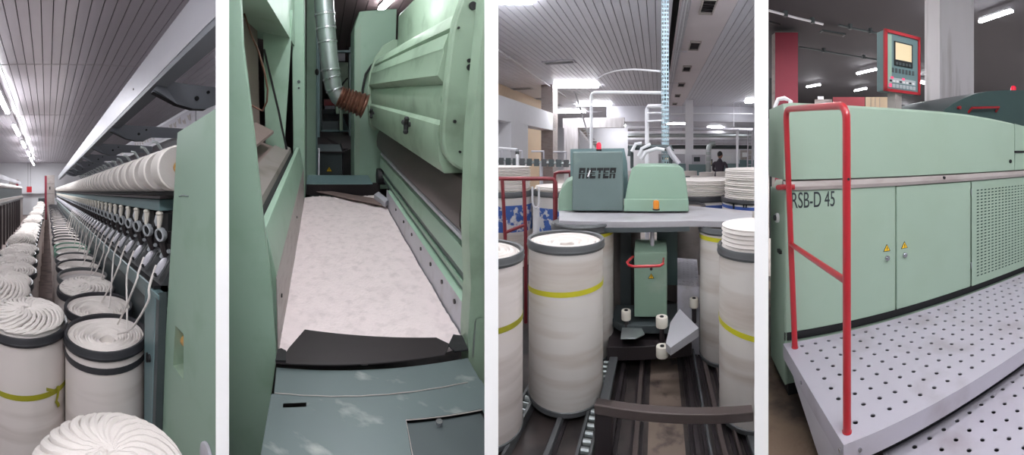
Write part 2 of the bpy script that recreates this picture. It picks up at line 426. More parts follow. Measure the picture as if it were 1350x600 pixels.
def warning_sign(parent, c, right, up, out, s):
    """yellow triangle with black border and bolt, as a part of parent"""
    c = Vector(c)
    tri = lambda k, o: [c + out * o + up * (s * k), c + out * o - up * (s * 0.5 * k) - right * (s * 0.87 * k), c + out * o - up * (s * 0.5 * k) + right * (s * 0.87 * k)]
    a = MB().prism(tri(1.0, 0), out * 0.002).build('warning_sign', 'ink', parent, smooth=0)
    MB().prism(tri(0.8, 0.002), out * 0.001).build('sign_face', 'signyellow', a, smooth=0)
    b = [(-0.05, 0.42), (0.12, 0.42), (0.02, 0.1), (0.14, 0.1), (-0.06, -0.34), (0.0, -0.02), (-0.12, -0.02)]
    MB().prism([c + out * 0.003 + right * (x * s) + up * (y * s) for x, y in b], out * 0.001).build('bolt_symbol', 'ink', a, smooth=0)
    return a
def text_mesh(body, size, name, m, parent, origin, right, up, xs=1.0, ext=0.002):
    cu = bpy.data.curves.new(name, 'FONT'); cu.body = body; cu.size = size; cu.extrude = ext; cu.space_character = 1.0
    tmp = bpy.data.objects.new('tmp', cu); COL.objects.link(tmp)
    bpy.context.view_layer.update()
    me = bpy.data.meshes.new_from_object(tmp); bpy.data.objects.remove(tmp)
    out = right.cross(up); R = Matrix((right * xs, up, out)).transposed()
    org = ORG[parent.name]
    for v in me.vertices: v.co = Vector(origin) + R @ v.co - org
    me.materials.clear(); me.materials.append(M[m])
    o = bpy.data.objects.new(name, me); COL.objects.link(o); o.parent = parent; ORG[o.name] = org
    return o
def slat_ceiling(name, F, c, a0, a1, b0, b1, pitch, m, px0, px1, d0=0.6, d1=32, gap=0.007, along='f'):
    """boards with dark gaps under a dark void, cut to the hall's wedge"""
    mb = MB()
    n = int((a1 - a0) / pitch)
    p0 = wall_plane(px0, 1, 0.02, 0.004); p1 = wall_plane(px1, -1, 0.02, 0.004)
    for i in range(n):
        a = a0 + i * pitch; w = pitch - gap
        prof = [(a, c + 0.012), (a + 0.004, c), (a + w - 0.004, c), (a + w, c + 0.012)]
        if along == 'f':
            mb.sheet([[F.w(x, b, z) for x, z in prof] for b in (b0, b1)])
        else:
            mb.sheet([[F.w(b, x, z) for x, z in prof] for b in (b0, b1)])
    o = struct(name, mb, m, smooth=0)
    clip_open(o, p0); clip_open(o, p1)
    return o
def clip_open(o, pl):
    co, no = pl; org = ORG[o.name]
    bm = bmesh.new(); bm.from_mesh(o.data)
    bmesh.ops.bisect_plane(bm, geom=bm.verts[:] + bm.edges[:] + bm.faces[:], plane_co=co - org, plane_no=no, clear_inner=True)
    bm.to_mesh(o.data); bm.free()

def clip_hall(before, planes):
    """trim whatever of a hall's own things would run into the partition beside it"""
    bpy.context.view_layer.update()
    done = set()
    for o in list(bpy.data.objects):
        if o in before or o.type != 'MESH' or o.data.users > 1 or o.data.name in done or o.name.startswith(('floor', 'ceiling')): continue
        org = ORG[o.name]
        for co, no in planes:
            ds = [(v.co + org - co).dot(no) for v in o.data.vertices]
            if ds and min(ds) < -1e-4 and max(ds) > 1e-3: clip(o, (co, no))
# =================================================================== HALL 2: inside a card line, cotton web between green machines
def b2():
    F = F2; w = F.w; R, N, U = F.r, F.f, F.u; Z = Vector((0, 0, 1))
    PX0, PX1 = 294.5, 646.5
    fz = -2.1
    wedge('floor_card_line', Frame(425, 200), 'floor_dark', fz, PX0, PX1, 0.5, 26, th=-0.1)
    FL = Frame(425, 200)
    wedge('ceiling_void_card_line', FL, 'groove', 2.75, PX0, PX1, 2.2, 26)
    slat_ceiling('ceiling_card_line', FL, 2.62, -6, 8, 2.4, 26, 0.2, 'slat_brown', 293.2, 647.8)
    mb = MB(); mb.box(FL, (-8, 8), (24, 24.2), (fz, 2.7)); o = struct('wall_card_line_end', mb, 'slat_brown', smooth=0); clip(o, WEST_E); clip(o, CENTRE_W)
    def ext(prof, b0, b1, name, m, par, **k):
        """profile in (a, c) run along the machine"""
        return MB().prism([w(a, b0, c) for a, c in prof], N * (b1 - b0)).build(name, m, par, **k)
    # ---------------- left card machine
    t = thing('card_machine', 'green machine frame with an open recess, black roller and cables beside the partition', 'machine', w(-.5, 2.6, -1.9))
    lp = [(-.332, .60), (-.325, .20), (-.288, -.18), (-.262, -.52), (-.226, -.88), (-.212, -1.22), (-.295, -1.78), (-.6, -1.78), (-.6, .60)]
    o = MB().prism([w(a, 1.58, c) for a, c in lp], N * .03).build('near_panel', 'mint_side', t, bevel=.004); clip(o, WEST_E)
    # upper cover with its lit face and underside
    ext([(-.30, .50), (-.30, 1.6), (-.8, 1.6), (-.8, .62)], 2.1, 4.25, 'top_cover', 'mint_side', t, smooth=0)
    # recess wall, liner, shelf
    ext([(-.27, .75), (-.55, .75), (-.55, -.9), (-.40, -.9)], 3.62, 3.66, 'recess_panel', 'mint_side', t, smooth=0)
    ext([(-.62, .6), (-.60, .6), (-.60, -1.3), (-.62, -1.3)], 2.25, 3.6, 'inner_liner', 'pinkish', t, smooth=0)
    ext([(-.60, -.26), (-.44, -.34), (-.44, -.36), (-.60, -.29)], 2.3, 3.4, 'shelf', 'pinkish', t, smooth=0)
    ext([(-.60, -.45), (-.43, -.52), (-.43, -.9), (-.60, -.9)], 2.3, 3.55, 'lower_liner', 'pinkish', t, smooth=0)
    MB().tube([w(-.36, 1.75, -.70), w(-.36, 3.8, -.70)], .105, 24).build('roller', 'black', t)
    ext([(-.46, -.50), (-.33, -.56), (-.32, -.60), (-.34, -.61), (-.46, -.56)], 1.75, 3.85, 'dusty_ledge', 'can_dark', t, smooth=0)
    sr = ext([(-.21, -1.22), (-.21, -.825), (-.255, -.60), (-.29, -.60), (-.29, -1.22)], 1.62, 4.15, 'side_rail', 'mint_side', t, bevel=.004)
    ext([(-.2095, -1.22), (-.205, -1.22), (-.205, -.84), (-.2095, -.83)], 1.60, 4.12, 'side_plate', 'trimgrey', sr, smooth=0)
    for cc, b in ((-1.0, 1.75), (-.98, 2.9)): q = w(-.205, b, cc); MB().cyl(q, q + R * .006, .010, 10).build('bolt', 'black', sr)
    ext([(-.335, 1.8), (-.20, 1.8), (-.20, -1.22), (-.335, -1.22)], 4.28, 4.6, 'end_post', 'mint_side', t, bevel=.01)
    for cc in (.12, .05):
        q = w(-.262, 4.28, cc); MB().cyl(q, q - N * .012, .018 if cc > .1 else .012, 10).build('bolt', 'darksteel', t)
    MB().tube([F.p(x, y, b=2.7) for x, y in ((322, 18), (331, 45), (341, 68), (349, 96), (353, 118), (352, 134), (346, 146), (339, 143), (332, 139))], .007, 8).build('cable', 'rustflex', t)
    MB().tube([F.p(x, y, b=3.4) for x, y in ((348, 65), (354, 90), (361, 120), (367, 145), (372, 170), (378, 197))], .010, 6).build('seal_strip', 'black', t)
    MB().tube([F.p(x, y, b=3.0) for x, y in ((337, 176), (341, 181), (347, 187))], .008, 6).build('lever', 'black', t)
    # ---------------- cotton web
    rows = []
    nb, na = 110, 46
    for i in range(nb + 1):
        b = 1.535 + (4.30 - 1.535) * i / nb; row = []
        for j in range(na + 1):
            a = -.204 + (.89) * j / na
            z = -1.206 + .006 * math.sin(7 * a + 2 * b) + .004 * math.sin(19 * a - 11 * b) + random.uniform(-.004, .004)
            bb = b + (.05 * math.sin(4 * a) + random.uniform(-.012, .012) if i in (nb,) else 0)
            row.append(w(a, bb, z))
        rows.append(row)
    t = MB().sheet(rows).build('cotton_web', 'web', None, smooth=180, origin=w(.2, 2.9, -1.2))
    tag(t, 'loose white cotton web lying between the green machine sides', 'cotton web')
    # ---------------- black flap and grey cover
    t = thing('black_flap', 'black folded flap lying on the cotton web along the grey cover', 'flap', w(.2, 1.6, -1.19))
    f1 = [(-.205, 1.495), (-.165, 1.57), (-.155, 1.60), (-.088, 1.74), (.30, 1.665), (.55, 1.615), (.60, 1.55), (.55, 1.485)]
    MB().prism([w(a, b, -1.180) for a, b in f1], U * .006).build('flap', 'blacksteel', t, smooth=0)
    MB().prism([w(a, b, -1.172) for a, b in [(.585, 1.535), (.635, 1.605), (.675, 1.585), (.665, 1.48), (.60, 1.485)]], U * .007).build('corner_piece', 'black', t, smooth=0)
    MB().prism([w(a, b, -1.176) for a, b in [(-.207, 1.50), (-.205, 1.57), (-.19, 1.58), (-.165, 1.565), (-.16, 1.50)]], U * .012).build('clip', 'black', t, smooth=0)
    t = thing('cover_plate', 'scuffed grey sheet metal cover with a slot and a small locked hatch', 'cover', w(.15, 1.25, -1.4))
    MB().prism([w(a, b, c) for a, b, c in ((-.203, 1.50, -1.2), (.66, 1.47, -1.2), (.66, 1.315, -1.2), (-.195, 1.343, -1.2))], U * -.02).build('back_strip', 'coverplate', t, bevel=.002)
    hp = [(.306, 1.205), (.60, 1.175), (.60, .98), (.285, .98)]
    # front sheet built round the hatch and the slot
    fs = MB(); z = -1.194
    A0, A1, B0, B1 = -.205, .66, .93, 1.342
    sl = [(-.152, 1.279), (-.062, 1.289), (-.062, 1.309), (-.152, 1.299)]
    def q4(pts): fs.add([w(a, b, z) for a, b in pts], [tuple(range(len(pts)))])
    q4([(A0, B1), (A0, B0), (-.152, B0), (-.152, B1)])
    q4([(-.152, B0), (-.062, B0), sl[1], sl[0]]); q4([sl[3], sl[2], (-.062, B1 - .004), (-.152, B1)])
    q4([(-.062, B0), (hp[3][0], B0), hp[0], (hp[0][0], 1.329), (-.062, B1 - .004)])
    q4([hp[0], hp[1], (.60, 1.318), (hp[0][0], 1.329)]); q4([(.60, B0), (A1, B0), (A1, 1.316), (.60, 1.318)])
    fo = fs.build('front_sheet', 'coverplate', t, smooth=0)
    MB().box(F, (-.2, .65), (.94, 1.33), (-1.28, -1.24)).build('inner_box', 'black', t, smooth=0)
    ht = MB().prism([w(a, b, -1.206) for a, b in [(.312, 1.198), (.595, 1.169), (.595, .94), (.292, .94)]], U * -.004).build('hatch', 'darksteel', t, smooth=0)
    MB().tube([w(.292, .94, -1.196), w(.308, 1.203, -1.196), w(.60, 1.172, -1.196)], .0022, 6).build('hatch_edge', 'trimgrey', ht)
    qk = F.at(579, 559, c=-1.2); MB().cyl(w(*qk), w(*qk) + U * .012, .012, 14).build('lock', 'chrome', ht)
    # pale line along the crease
    pts = [w(-.19 + .79 * i / 14, 1.345 - .027 * i / 14, -1.192 + .002 * (i % 2)) for i in range(15)]
    MB().tube(pts, .0018, 6).build('pale_seam', 'trimgrey', t)
    # ---------------- right machine hood
    t = thing('card_hood', 'long green ridged machine hood with black star knobs over a brown belt', 'machine', w(.9, 3.2, -1.9))
    prof = [(1.15, 1.0), (.945, .97), (.925, .93), (.925, .545), (.74, .46), (.665, .40), (.635, .34), (.652, .325), (.625, .31), (.60, .235), (.603, .215), (.578, .10), (.60, .075), (.63, .055), (.612, .03), (.60, -.02), (.615, -.13), (.598, -.155), (.596, -.20), (.606, -.34), (.64, -.41), (1.15, -.41)]
    ext(prof, 1.88, 4.75, 'ridged_hood', 'mint_old', t, smooth=25)
    # near end plate, rounded
    ep = [(640, -8), (612, -8), (605, 12), (600, 26), (597, 45), (593, 75), (589, 108), (586, 145), (584, 170), (584, 188), (587, 203), (593, 213), (602, 221), (612, 226), (640, 238)]
    o = MB().prism([F.p(x, y, b=1.80) for x, y in ep], N * .07).build('end_plate', 'mint_old', t, bevel=.012); clip(o, CENTRE_W)
    # far end plate
    fe = [(519, 52), (505, 60), (494, 76), (487, 96), (484, 118), (485, 140), (487, 165), (492, 172), (540, 172), (540, 52)]
    MB().prism([F.p(x, y, b=4.76) for x, y in fe], N * .06).build('end_plate', 'mint_old', t, bevel=.01)
    def knob(px, py, b, s, par=t):
        q = F.p(px, py, a=.598); k = MB()
        k.cyl(q + R * .04, q - R * .03, .012 * s, 10)
        for an in (0.2, 2.3, 4.4):
            v = (N * math.cos(an) + U * math.sin(an)); k.tube([q - R * .03, q - R * .035 + v * .034 * s], [.013 * s, .010 * s], 8); k.ell(q - R * .035 + v * .034 * s, .013 * s, .013 * s, .013 * s, 8, 6)
        k.build('star_knob', 'black', par)
    knob(541, 164, 2.75, 1.5); knob(493, 149, 4.55, 1.4)
    for (x, y, rr) in ((623, 8, .02), (619, 89, .016), (618, 80, .010), (599, 160, .008), (604, 37, .006), (606, 200, .006)):
        q = F.p(x, y, b=1.80); MB().cyl(q + N * .01, q - N * .012, rr, 14).build('bolt', 'black', t)
    # belt and frame rails below
    ext([(1.0, -.40), (.80, -.40), (.715, -.43), (.675, -.50), (.668, -.58), (.672, -.645), (.70, -.69), (1.0, -.72)], 1.70, 4.6, 'belt', 'brownsteel', t, smooth=40)
    ext([(.70, -.695), (.69, -.70), (.69, -.72), (.90, -.74), (.90, -.70)], 1.68, 4.4, 'belt_edge', 'ltsteel', t, smooth=0)
    ext([(.705, -.77), (.70, -.79), (.70, -.885), (.71, -.90), (1.0, -.90), (1.0, -.77)], 1.66, 4.5, 'upper_rail', 'mint_side', t, smooth=20)
    ext([(.73, -.90), (.73, -1.04), (1.0, -1.04), (1.0, -.90)], 1.66, 4.5, 'groove_panel', 'dgreen', t, smooth=0)
    ext([(.72, -.955), (.715, -.96), (.715, -.985), (.73, -.99), (.76, -.97)], 1.66, 4.5, 'lower_rail', 'mint_side', t, smooth=0)
    bp = ext([(.695, -1.035), (.695, -1.23), (.705, -1.23), (.705, -1.035)], 1.5, 3.95, 'bolted_plate', 'ltsteel', t, smooth=0)
    ext([(.705, -1.035), (.695, -1.035), (.73, -1.02), (.74, -1.03)], 1.5, 3.9, 'plate_edge', 'mint_side', bp, smooth=0)
    for b in (1.76, 1.98, 2.22, 2.47, 2.75, 3.05, 3.4):
        q = w(.695, b, -1.085); MB().cyl(q, q - R * .008, .013, 12).build('bolt', 'blacksteel', bp)
    q = w(.66, 4.45, -1.0); MB().cyl(q, q + R * .12, .10, 24).build('wheel', 'black', t)
    # near right post
    pp = [(660, -10), (641, -10), (633, 70), (623, 170), (618, 300), (621, 380), (617, 440), (619, 520), (626, 610), (660, 610)]
    t = thing('green_post', 'dark green machine post at the edge of the partition beside the ridged hood', 'post', w(.7, 1.5, -1.9))
    o = MB().prism([F.p(x, y, b=1.5) for x, y in pp], N * .10).build('panel', 'mint_old', t, bevel=.006); clip(o, CENTRE_W)
    # ---------------- end of the trough: tray, board, block
    t = thing('grey_tray', 'blue grey metal tray across the far end of the cotton web', 'tray', w(.25, 4.4, -1.22))
    ext([(-.19, -1.07), (.70, -1.08), (.70, -1.23), (-.19, -1.22)], 4.44, 4.47, 'front', 'blacksteel', t, smooth=0)  # blackened to give the dark area under the tray top
    ext([(-.19, -1.075), (.60, -1.08), (.60, -1.07), (-.19, -1.065)], 4.38, 4.85, 'top', 'bluegrey', t, smooth=0)
    t = thing('pale_board', 'pale dusty board lying across the far end of the web', 'board', w(.27, 4.2, -1.19))
    MB().prism([F.p(x, y, c=-1.185) for x, y in ((416, 253), (425, 251), (515, 266), (510, 273))], U * .012).build('board', 'pinkish', t, bevel=.003)
    t = thing('pale_block', 'small pale block standing beside the bolted plate at the web end', 'block', w(.64, 4.05, -1.19))
    MB().prism([F.p(x, y, c=-1.18) for x, y in ((493, 263), (499, 259), (512, 270), (508, 274))], U * .06).build('block', 'ltsteel', t, bevel=.004)
    # ---------------- tall cabinet at the far end of the hood
    t = thing('tall_cabinet', 'tall pale green cabinet behind the flexible brown hose', 'cabinet', w(.65, 5.2, -1.9))
    ext([(.405, .83), (.47, 1.02), (.95, 1.08), (.95, -1.3), (.43, -1.3)], 5.0, 5.6, 'body', 'mint_side', t, bevel=.01)
    ext([(.43, .80), (.425, .80), (.44, -1.2), (.50, -1.2), (.49, .86)], 4.985, 5.0, 'edge_strip', 'mint', t, smooth=0)
    MB().box(F, (.72, .93), (4.97, 5.0), (.24, .28)).build('bracket', 'mint_old', t, smooth=0)
    MB().tube([F.p(x, y, b=4.95) for x, y in ((478, 142), (478, 118), (482, 98), (490, 86), (500, 80), (512, 76))], .016, 8).build('cable', 'black', t)
    MB().tube([F.p(x, y, b=4.95) for x, y in ((517, 68), (520, 60), (521, 55))], .012, 6).build('cable', 'black', t)
    # ---------------- suction pipe with its foil hose
    t = thing('suction_pipe', 'silver jointed suction pipe coming down from above into a brown foil hose', 'duct', w(.1, 4.6, .4))
    ps = [F.p(x, y, b=4.6) for x, y in ((424.5, -40), (427.5, 10), (430, 40), (434, 80), (437, 100), (439.5, 115), (446, 128), (456, 137))]
    radii = [.118, .115, .112, .108, .106, .104, .100, .096]
    MB().tube(ps, radii, 28, caps=False).build('pipe', 'steel', t)
    for k, (y, x) in enumerate(((18, 428), (36, 430), (54, 431.5), (91, 435.5), (101, 437), (117, 441))):
        q = F.p(x, y, b=4.6); q2 = F.p(x + .35, y + 2.2, b=4.6); dv = (ps[3] - ps[1]).normalized() if k < 4 else (ps[6] - ps[4]).normalized()
        MB().lathe(q, dv, [(.10, 0), (.121 - .002 * k, .0), (.124 - .002 * k, .012), (.121 - .002 * k, .024), (.10, .024)], 28).build('joint_ring', 'chrome', t)
    hp_ = [F.p(x, y, b=4.55) for x, y in ((447, 127), (454, 130), (462, 133), (471, 136), (481, 140))]
    hs = MB(); P_ = []; r_ = []
    for i in range(25):
        s = i / 24 * 4; k = min(int(s), 3); P_.append(hp_[k].lerp(hp_[k + 1], s - k)); r_.append(.122 + .014 * math.sin(i * 1.9) + random.uniform(-.005, .005) + .02 * (i / 24))
    hs.tube(P_, r_, 22).build('foil_hose', 'rustflex', t)
    # ---------------- machines further down the line
    def dbox(par, name, x0, x1, y0, y1, b, m, dep=.6, **k):
        p = [F.at(x0, y1, b=b), F.at(x1, y1, b=b), F.at(x1, y0, b=b), F.at(x0, y0, b=b)]
        return MB().prism([w(*q) for q in p], N * dep).build(name, m, par, **k)
    t = thing('control_cabinet', 'dark grey cabinet with yellow warning triangle beyond the cotton web', 'cabinet', w(.1, 6.4, -2.0))
    cb = dbox(t, 'body', 408, 451, 199, 300, 6.2, 'darksteel', .8, bevel=.008)
    dbox(t, 'side_unit', 452, 464, 196, 300, 6.25, 'blacksteel', .8, smooth=0)
    lv = MB()
    for i in range(12): lv.prism([F.p(x, y, b=6.245) for x, y in ((453, 216 + i * 1.8), (462, 216 + i * 1.8), (462, 216.8 + i * 1.8), (453, 216.8 + i * 1.8))], N * -.006)
    lv.build('louvre', 'black', t, smooth=0)
    MB().prism([F.p(406, 200, b=6.15), F.p(452, 200, b=6.15), F.p(464, 196, b=6.15), F.p(464, 176, b=9.4), F.p(417, 173, b=9.4)], U * -.03).build('top_plate', 'blacksteel', t, smooth=0)
    warning_sign(t, F.p(434, 224, b=6.19), R, U, -N, .062)
    t = thing('tray_post', 'small pale pin standing at the far end of the left machine', 'post', w(-.1, 6.0, -1.0))
    MB().tube([F.p(420, 252, b=5.2), F.p(420.5, 196, b=6.0)], .012, 8).build('pin', 'ltsteel', t)
    # post rows left
    for k, (x0, x1, yt, yb, b, lab) in enumerate(((404, 416.5, -12, 250, 5.6, 'pale green machine post beyond the frame, before the suction pipe'), (417.5, 421.5, 43, 205, 8.2, 'thin grey green post seen left along the suction pipe'), (421.5, 425, 84, 190, 11, 'farthest thin post just left of the suction pipe'))):
        t = thing('machine_post', lab, 'post', w(*F.at(x0, yb, b=b)))
        dbox(t, 'post', x0, x1, yt, yb, b, ('mint_side', 'bluegrey', 'dgreen')[k], .5, bevel=.005)
        if k == 0:
            dbox(t, 'edge', x1 - .2, x1 + 1.6, yt, yb, b + .05, 'bluegrey', .45, smooth=0)
            q = F.p(413.5, 95, b=5.6); MB().ell(q - N * .02 + R * .05, .03, .03, .05, 10, 6).build('latch', 'black', t)
    t = thing('far_machine', 'green far machine behind the elbow of the suction pipe', 'machine', w(.3, 9.5, -1.8))
    dbox(t, 'body', 443, 462, 82, 150, 9.6, 'mint_old', .6, bevel=.01)
    dbox(t, 'post', 460.5, 467, 62, 200, 8.8, 'dgreen', .4, smooth=0)
    dbox(t, 'top_rail', 441, 468, 66, 69, 8.7, 'bluegrey', .2, smooth=0)
    MB().tube([F.p(x, y, b=9.5) for x, y in ((449, 118), (452, 110), (457, 104), (460, 103))], .02, 6).build('cable', 'black', t)
    dbox(t, 'window', 444, 455, 70, 81, 9.9, 'ltsteel', .1, smooth=0)
    t = thing('far_machine', 'dark far machine top with a red panel low behind the pipe elbow', 'machine', w(.1, 12, -2.0))
    dbox(t, 'red_panel', 427, 450, 131, 140, 12.4, 'red', .2, smooth=0)
    dbox(t, 'white_panel', 428, 449, 139.5, 144, 12.3, 'ltsteel', .2, smooth=0)
    dbox(t, 'body', 426, 452, 144, 200, 12.2, 'darksteel', .6, smooth=0)
    MB().prism([F.p(424, 172, b=9.6), F.p(460, 172, b=9.6), F.p(452, 152, b=12.1), F.p(427, 150, b=12.1)], U * -.03).build('top_plate', 'bluegrey', t, smooth=0)
    dbox(t, 'front', 425, 447, 160, 200, 9.7, 'darksteel', .1, smooth=0)
    dbox(t, 'green_post', 448, 452, 135, 172, 9.5, 'mint_old', .2, smooth=0)
    t = thing('far_glow_boards', 'orange and cream patches of painted glow high right of the suction pipe', 'board', w(.6, 20, 1.5))
    for k, (x0, x1, y0, y1, m) in enumerate(((444, 458, 52, 63, 'orange'), (458, 466, 51, 60, 'cream'), (446, 464, 38, 40, 'ltsteel'))): dbox(t, 'board', x0, x1, y0, y1, 20 - k * .02, m, .05, smooth=0)  # distant orange glow and pale light line put into the board colours
    # ceiling lights
    G = 'fluorescent fittings over the card line'
    def lt(p, q, e, lab, c=2.52, wd=.06): tube_light('ceiling_light', lab, FL.p(*p, c=c), FL.p(*q, c=c), G, w=wd, energy=e)
    lt((502, 14), (520, -4), 60, 'fluorescent tube at the top just left of the ridged hood')
    tube_light('ceiling_light', 'fluorescent tube overhead along the cotton web', w(.25, 1.8, 1.75), w(.25, 3.8, 1.75), G, w=.02, energy=105)
    tube_light('ceiling_light', 'fluorescent tube overhead above the grey cover plate', w(-.1, .5, 1.75), w(.5, .5, 1.75), G, w=.015, energy=1)
MARK = set(bpy.data.objects)
b2()
clip_hall(MARK, [WEST_E, CENTRE_W])
# =================================================================== HALL 3: can changer with its transport trolley
def person(label, x, y, z0, h, yaw):
    t = thing('person', label, 'person', (x, y, z0))
    S = h / 1.72; c, s = math.cos(yaw), math.sin(yaw)
    def P(a, b, z): return (S * (a * c - b * s), S * (a * s + b * c), S * z)
    # vertex: (right, forward, up), radius
    V = [((0, 0, .95), .13), ((0, .01, 1.12), .125), ((0, .02, 1.30), .14), ((0, .02, 1.44), .075), ((0, .04, 1.53), .055),
         ((.09, 0, .88), .095), ((.10, .02, .50), .06), ((.10, -.02, .09), .042), ((.10, .12, .04), .035),
         ((-.09, 0, .88), .095), ((-.10, .0, .50), .06), ((-.10, -.04, .09), .042), ((-.10, .10, .04), .035),
         ((.19, .02, 1.38), .055), ((.26, .06, 1.12), .042), ((.24, .30, 1.05), .032), ((.235, .38, 1.05), .03),
         ((-.19, .02, 1.38), .055), ((-.25, .10, 1.14), .042), ((-.18, .34, 1.10), .032), ((-.17, .42, 1.10), .03)]
    Ed = [(0, 1), (1, 2), (2, 3), (3, 4), (0, 5), (5, 6), (6, 7), (7, 8), (0, 9), (9, 10), (10, 11), (11, 12), (2, 13), (13, 14), (14, 15), (15, 16), (2, 17), (17, 18), (18, 19), (19, 20)]
    for tip, base in ((16, 15), (20, 19)):          # thumb and four fingers of each hand
        b = Vector(V[tip][0])
        for k, (dx, dz, ln) in enumerate(((-.02, .025, .045), (-.015, .0, .085), (-.005, -.004, .095), (.006, -.006, .09), (.016, -.01, .07))):
            V.append(((b.x + dx, b.y + ln * .5, b.z + dz * .6), .009)); Ed.append((tip, len(V) - 1))
            V.append(((b.x + dx, b.y + ln, b.z + dz - .02), .007)); Ed.append((len(V) - 2, len(V) - 1))
    me = bpy.data.meshes.new('body'); me.from_pydata([P(*v) for v, r in V], Ed, []); me.materials.append(M['cloth_dark'])
    o = bpy.data.objects.new('body', me); COL.objects.link(o); o.parent = t; ORG[o.name] = ORG[t.name]
    sk = o.modifiers.new('skin', 'SKIN'); sv = me.skin_vertices[0].data
    for i, (v, r) in enumerate(V): sv[i].radius = (r * S, r * S)
    sv[0].use_root = True; o.modifiers.new('sub', 'SUBSURF').levels = 1
    org = Vector((x, y, z0))
    hc = org + Vector(P(0, .06, 1.62))
    hd = MB().ell(hc, .075 * S, .09 * S, .115 * S, 14, 10)
    f = Vector((-s, c, 0)); rt = Vector((c, s, 0))
    hd.ell(hc + f * .092 * S - Vector((0, 0, .01 * S)), .014 * S, .014 * S, .02 * S, 8, 5)
    for q in (-1, 1): hd.ell(hc + rt * (.077 * q * S), .012 * S, .02 * S, .03 * S, 8, 5)
    hd.tube([hc + f * .085 * S - rt * .022 * S - Vector((0, 0, .05 * S)), hc + f * .09 * S - Vector((0, 0, .05 * S)), hc + f * .085 * S + rt * .022 * S - Vector((0, 0, .05 * S))], .005 * S, 5)
    for q in (-1, 1): hd.ell(hc + f * .083 * S + rt * (.03 * q * S) + Vector((0, 0, .015 * S)), .012 * S, .008 * S, .007 * S, 6, 4)
    h_ = hd.build('head', 'skin', t)
    MB().ell(hc - f * .018 * S + Vector((0, 0, .035 * S)), .084 * S, .088 * S, .095 * S, 14, 8).build('hair', 'ink', h_)
    return t

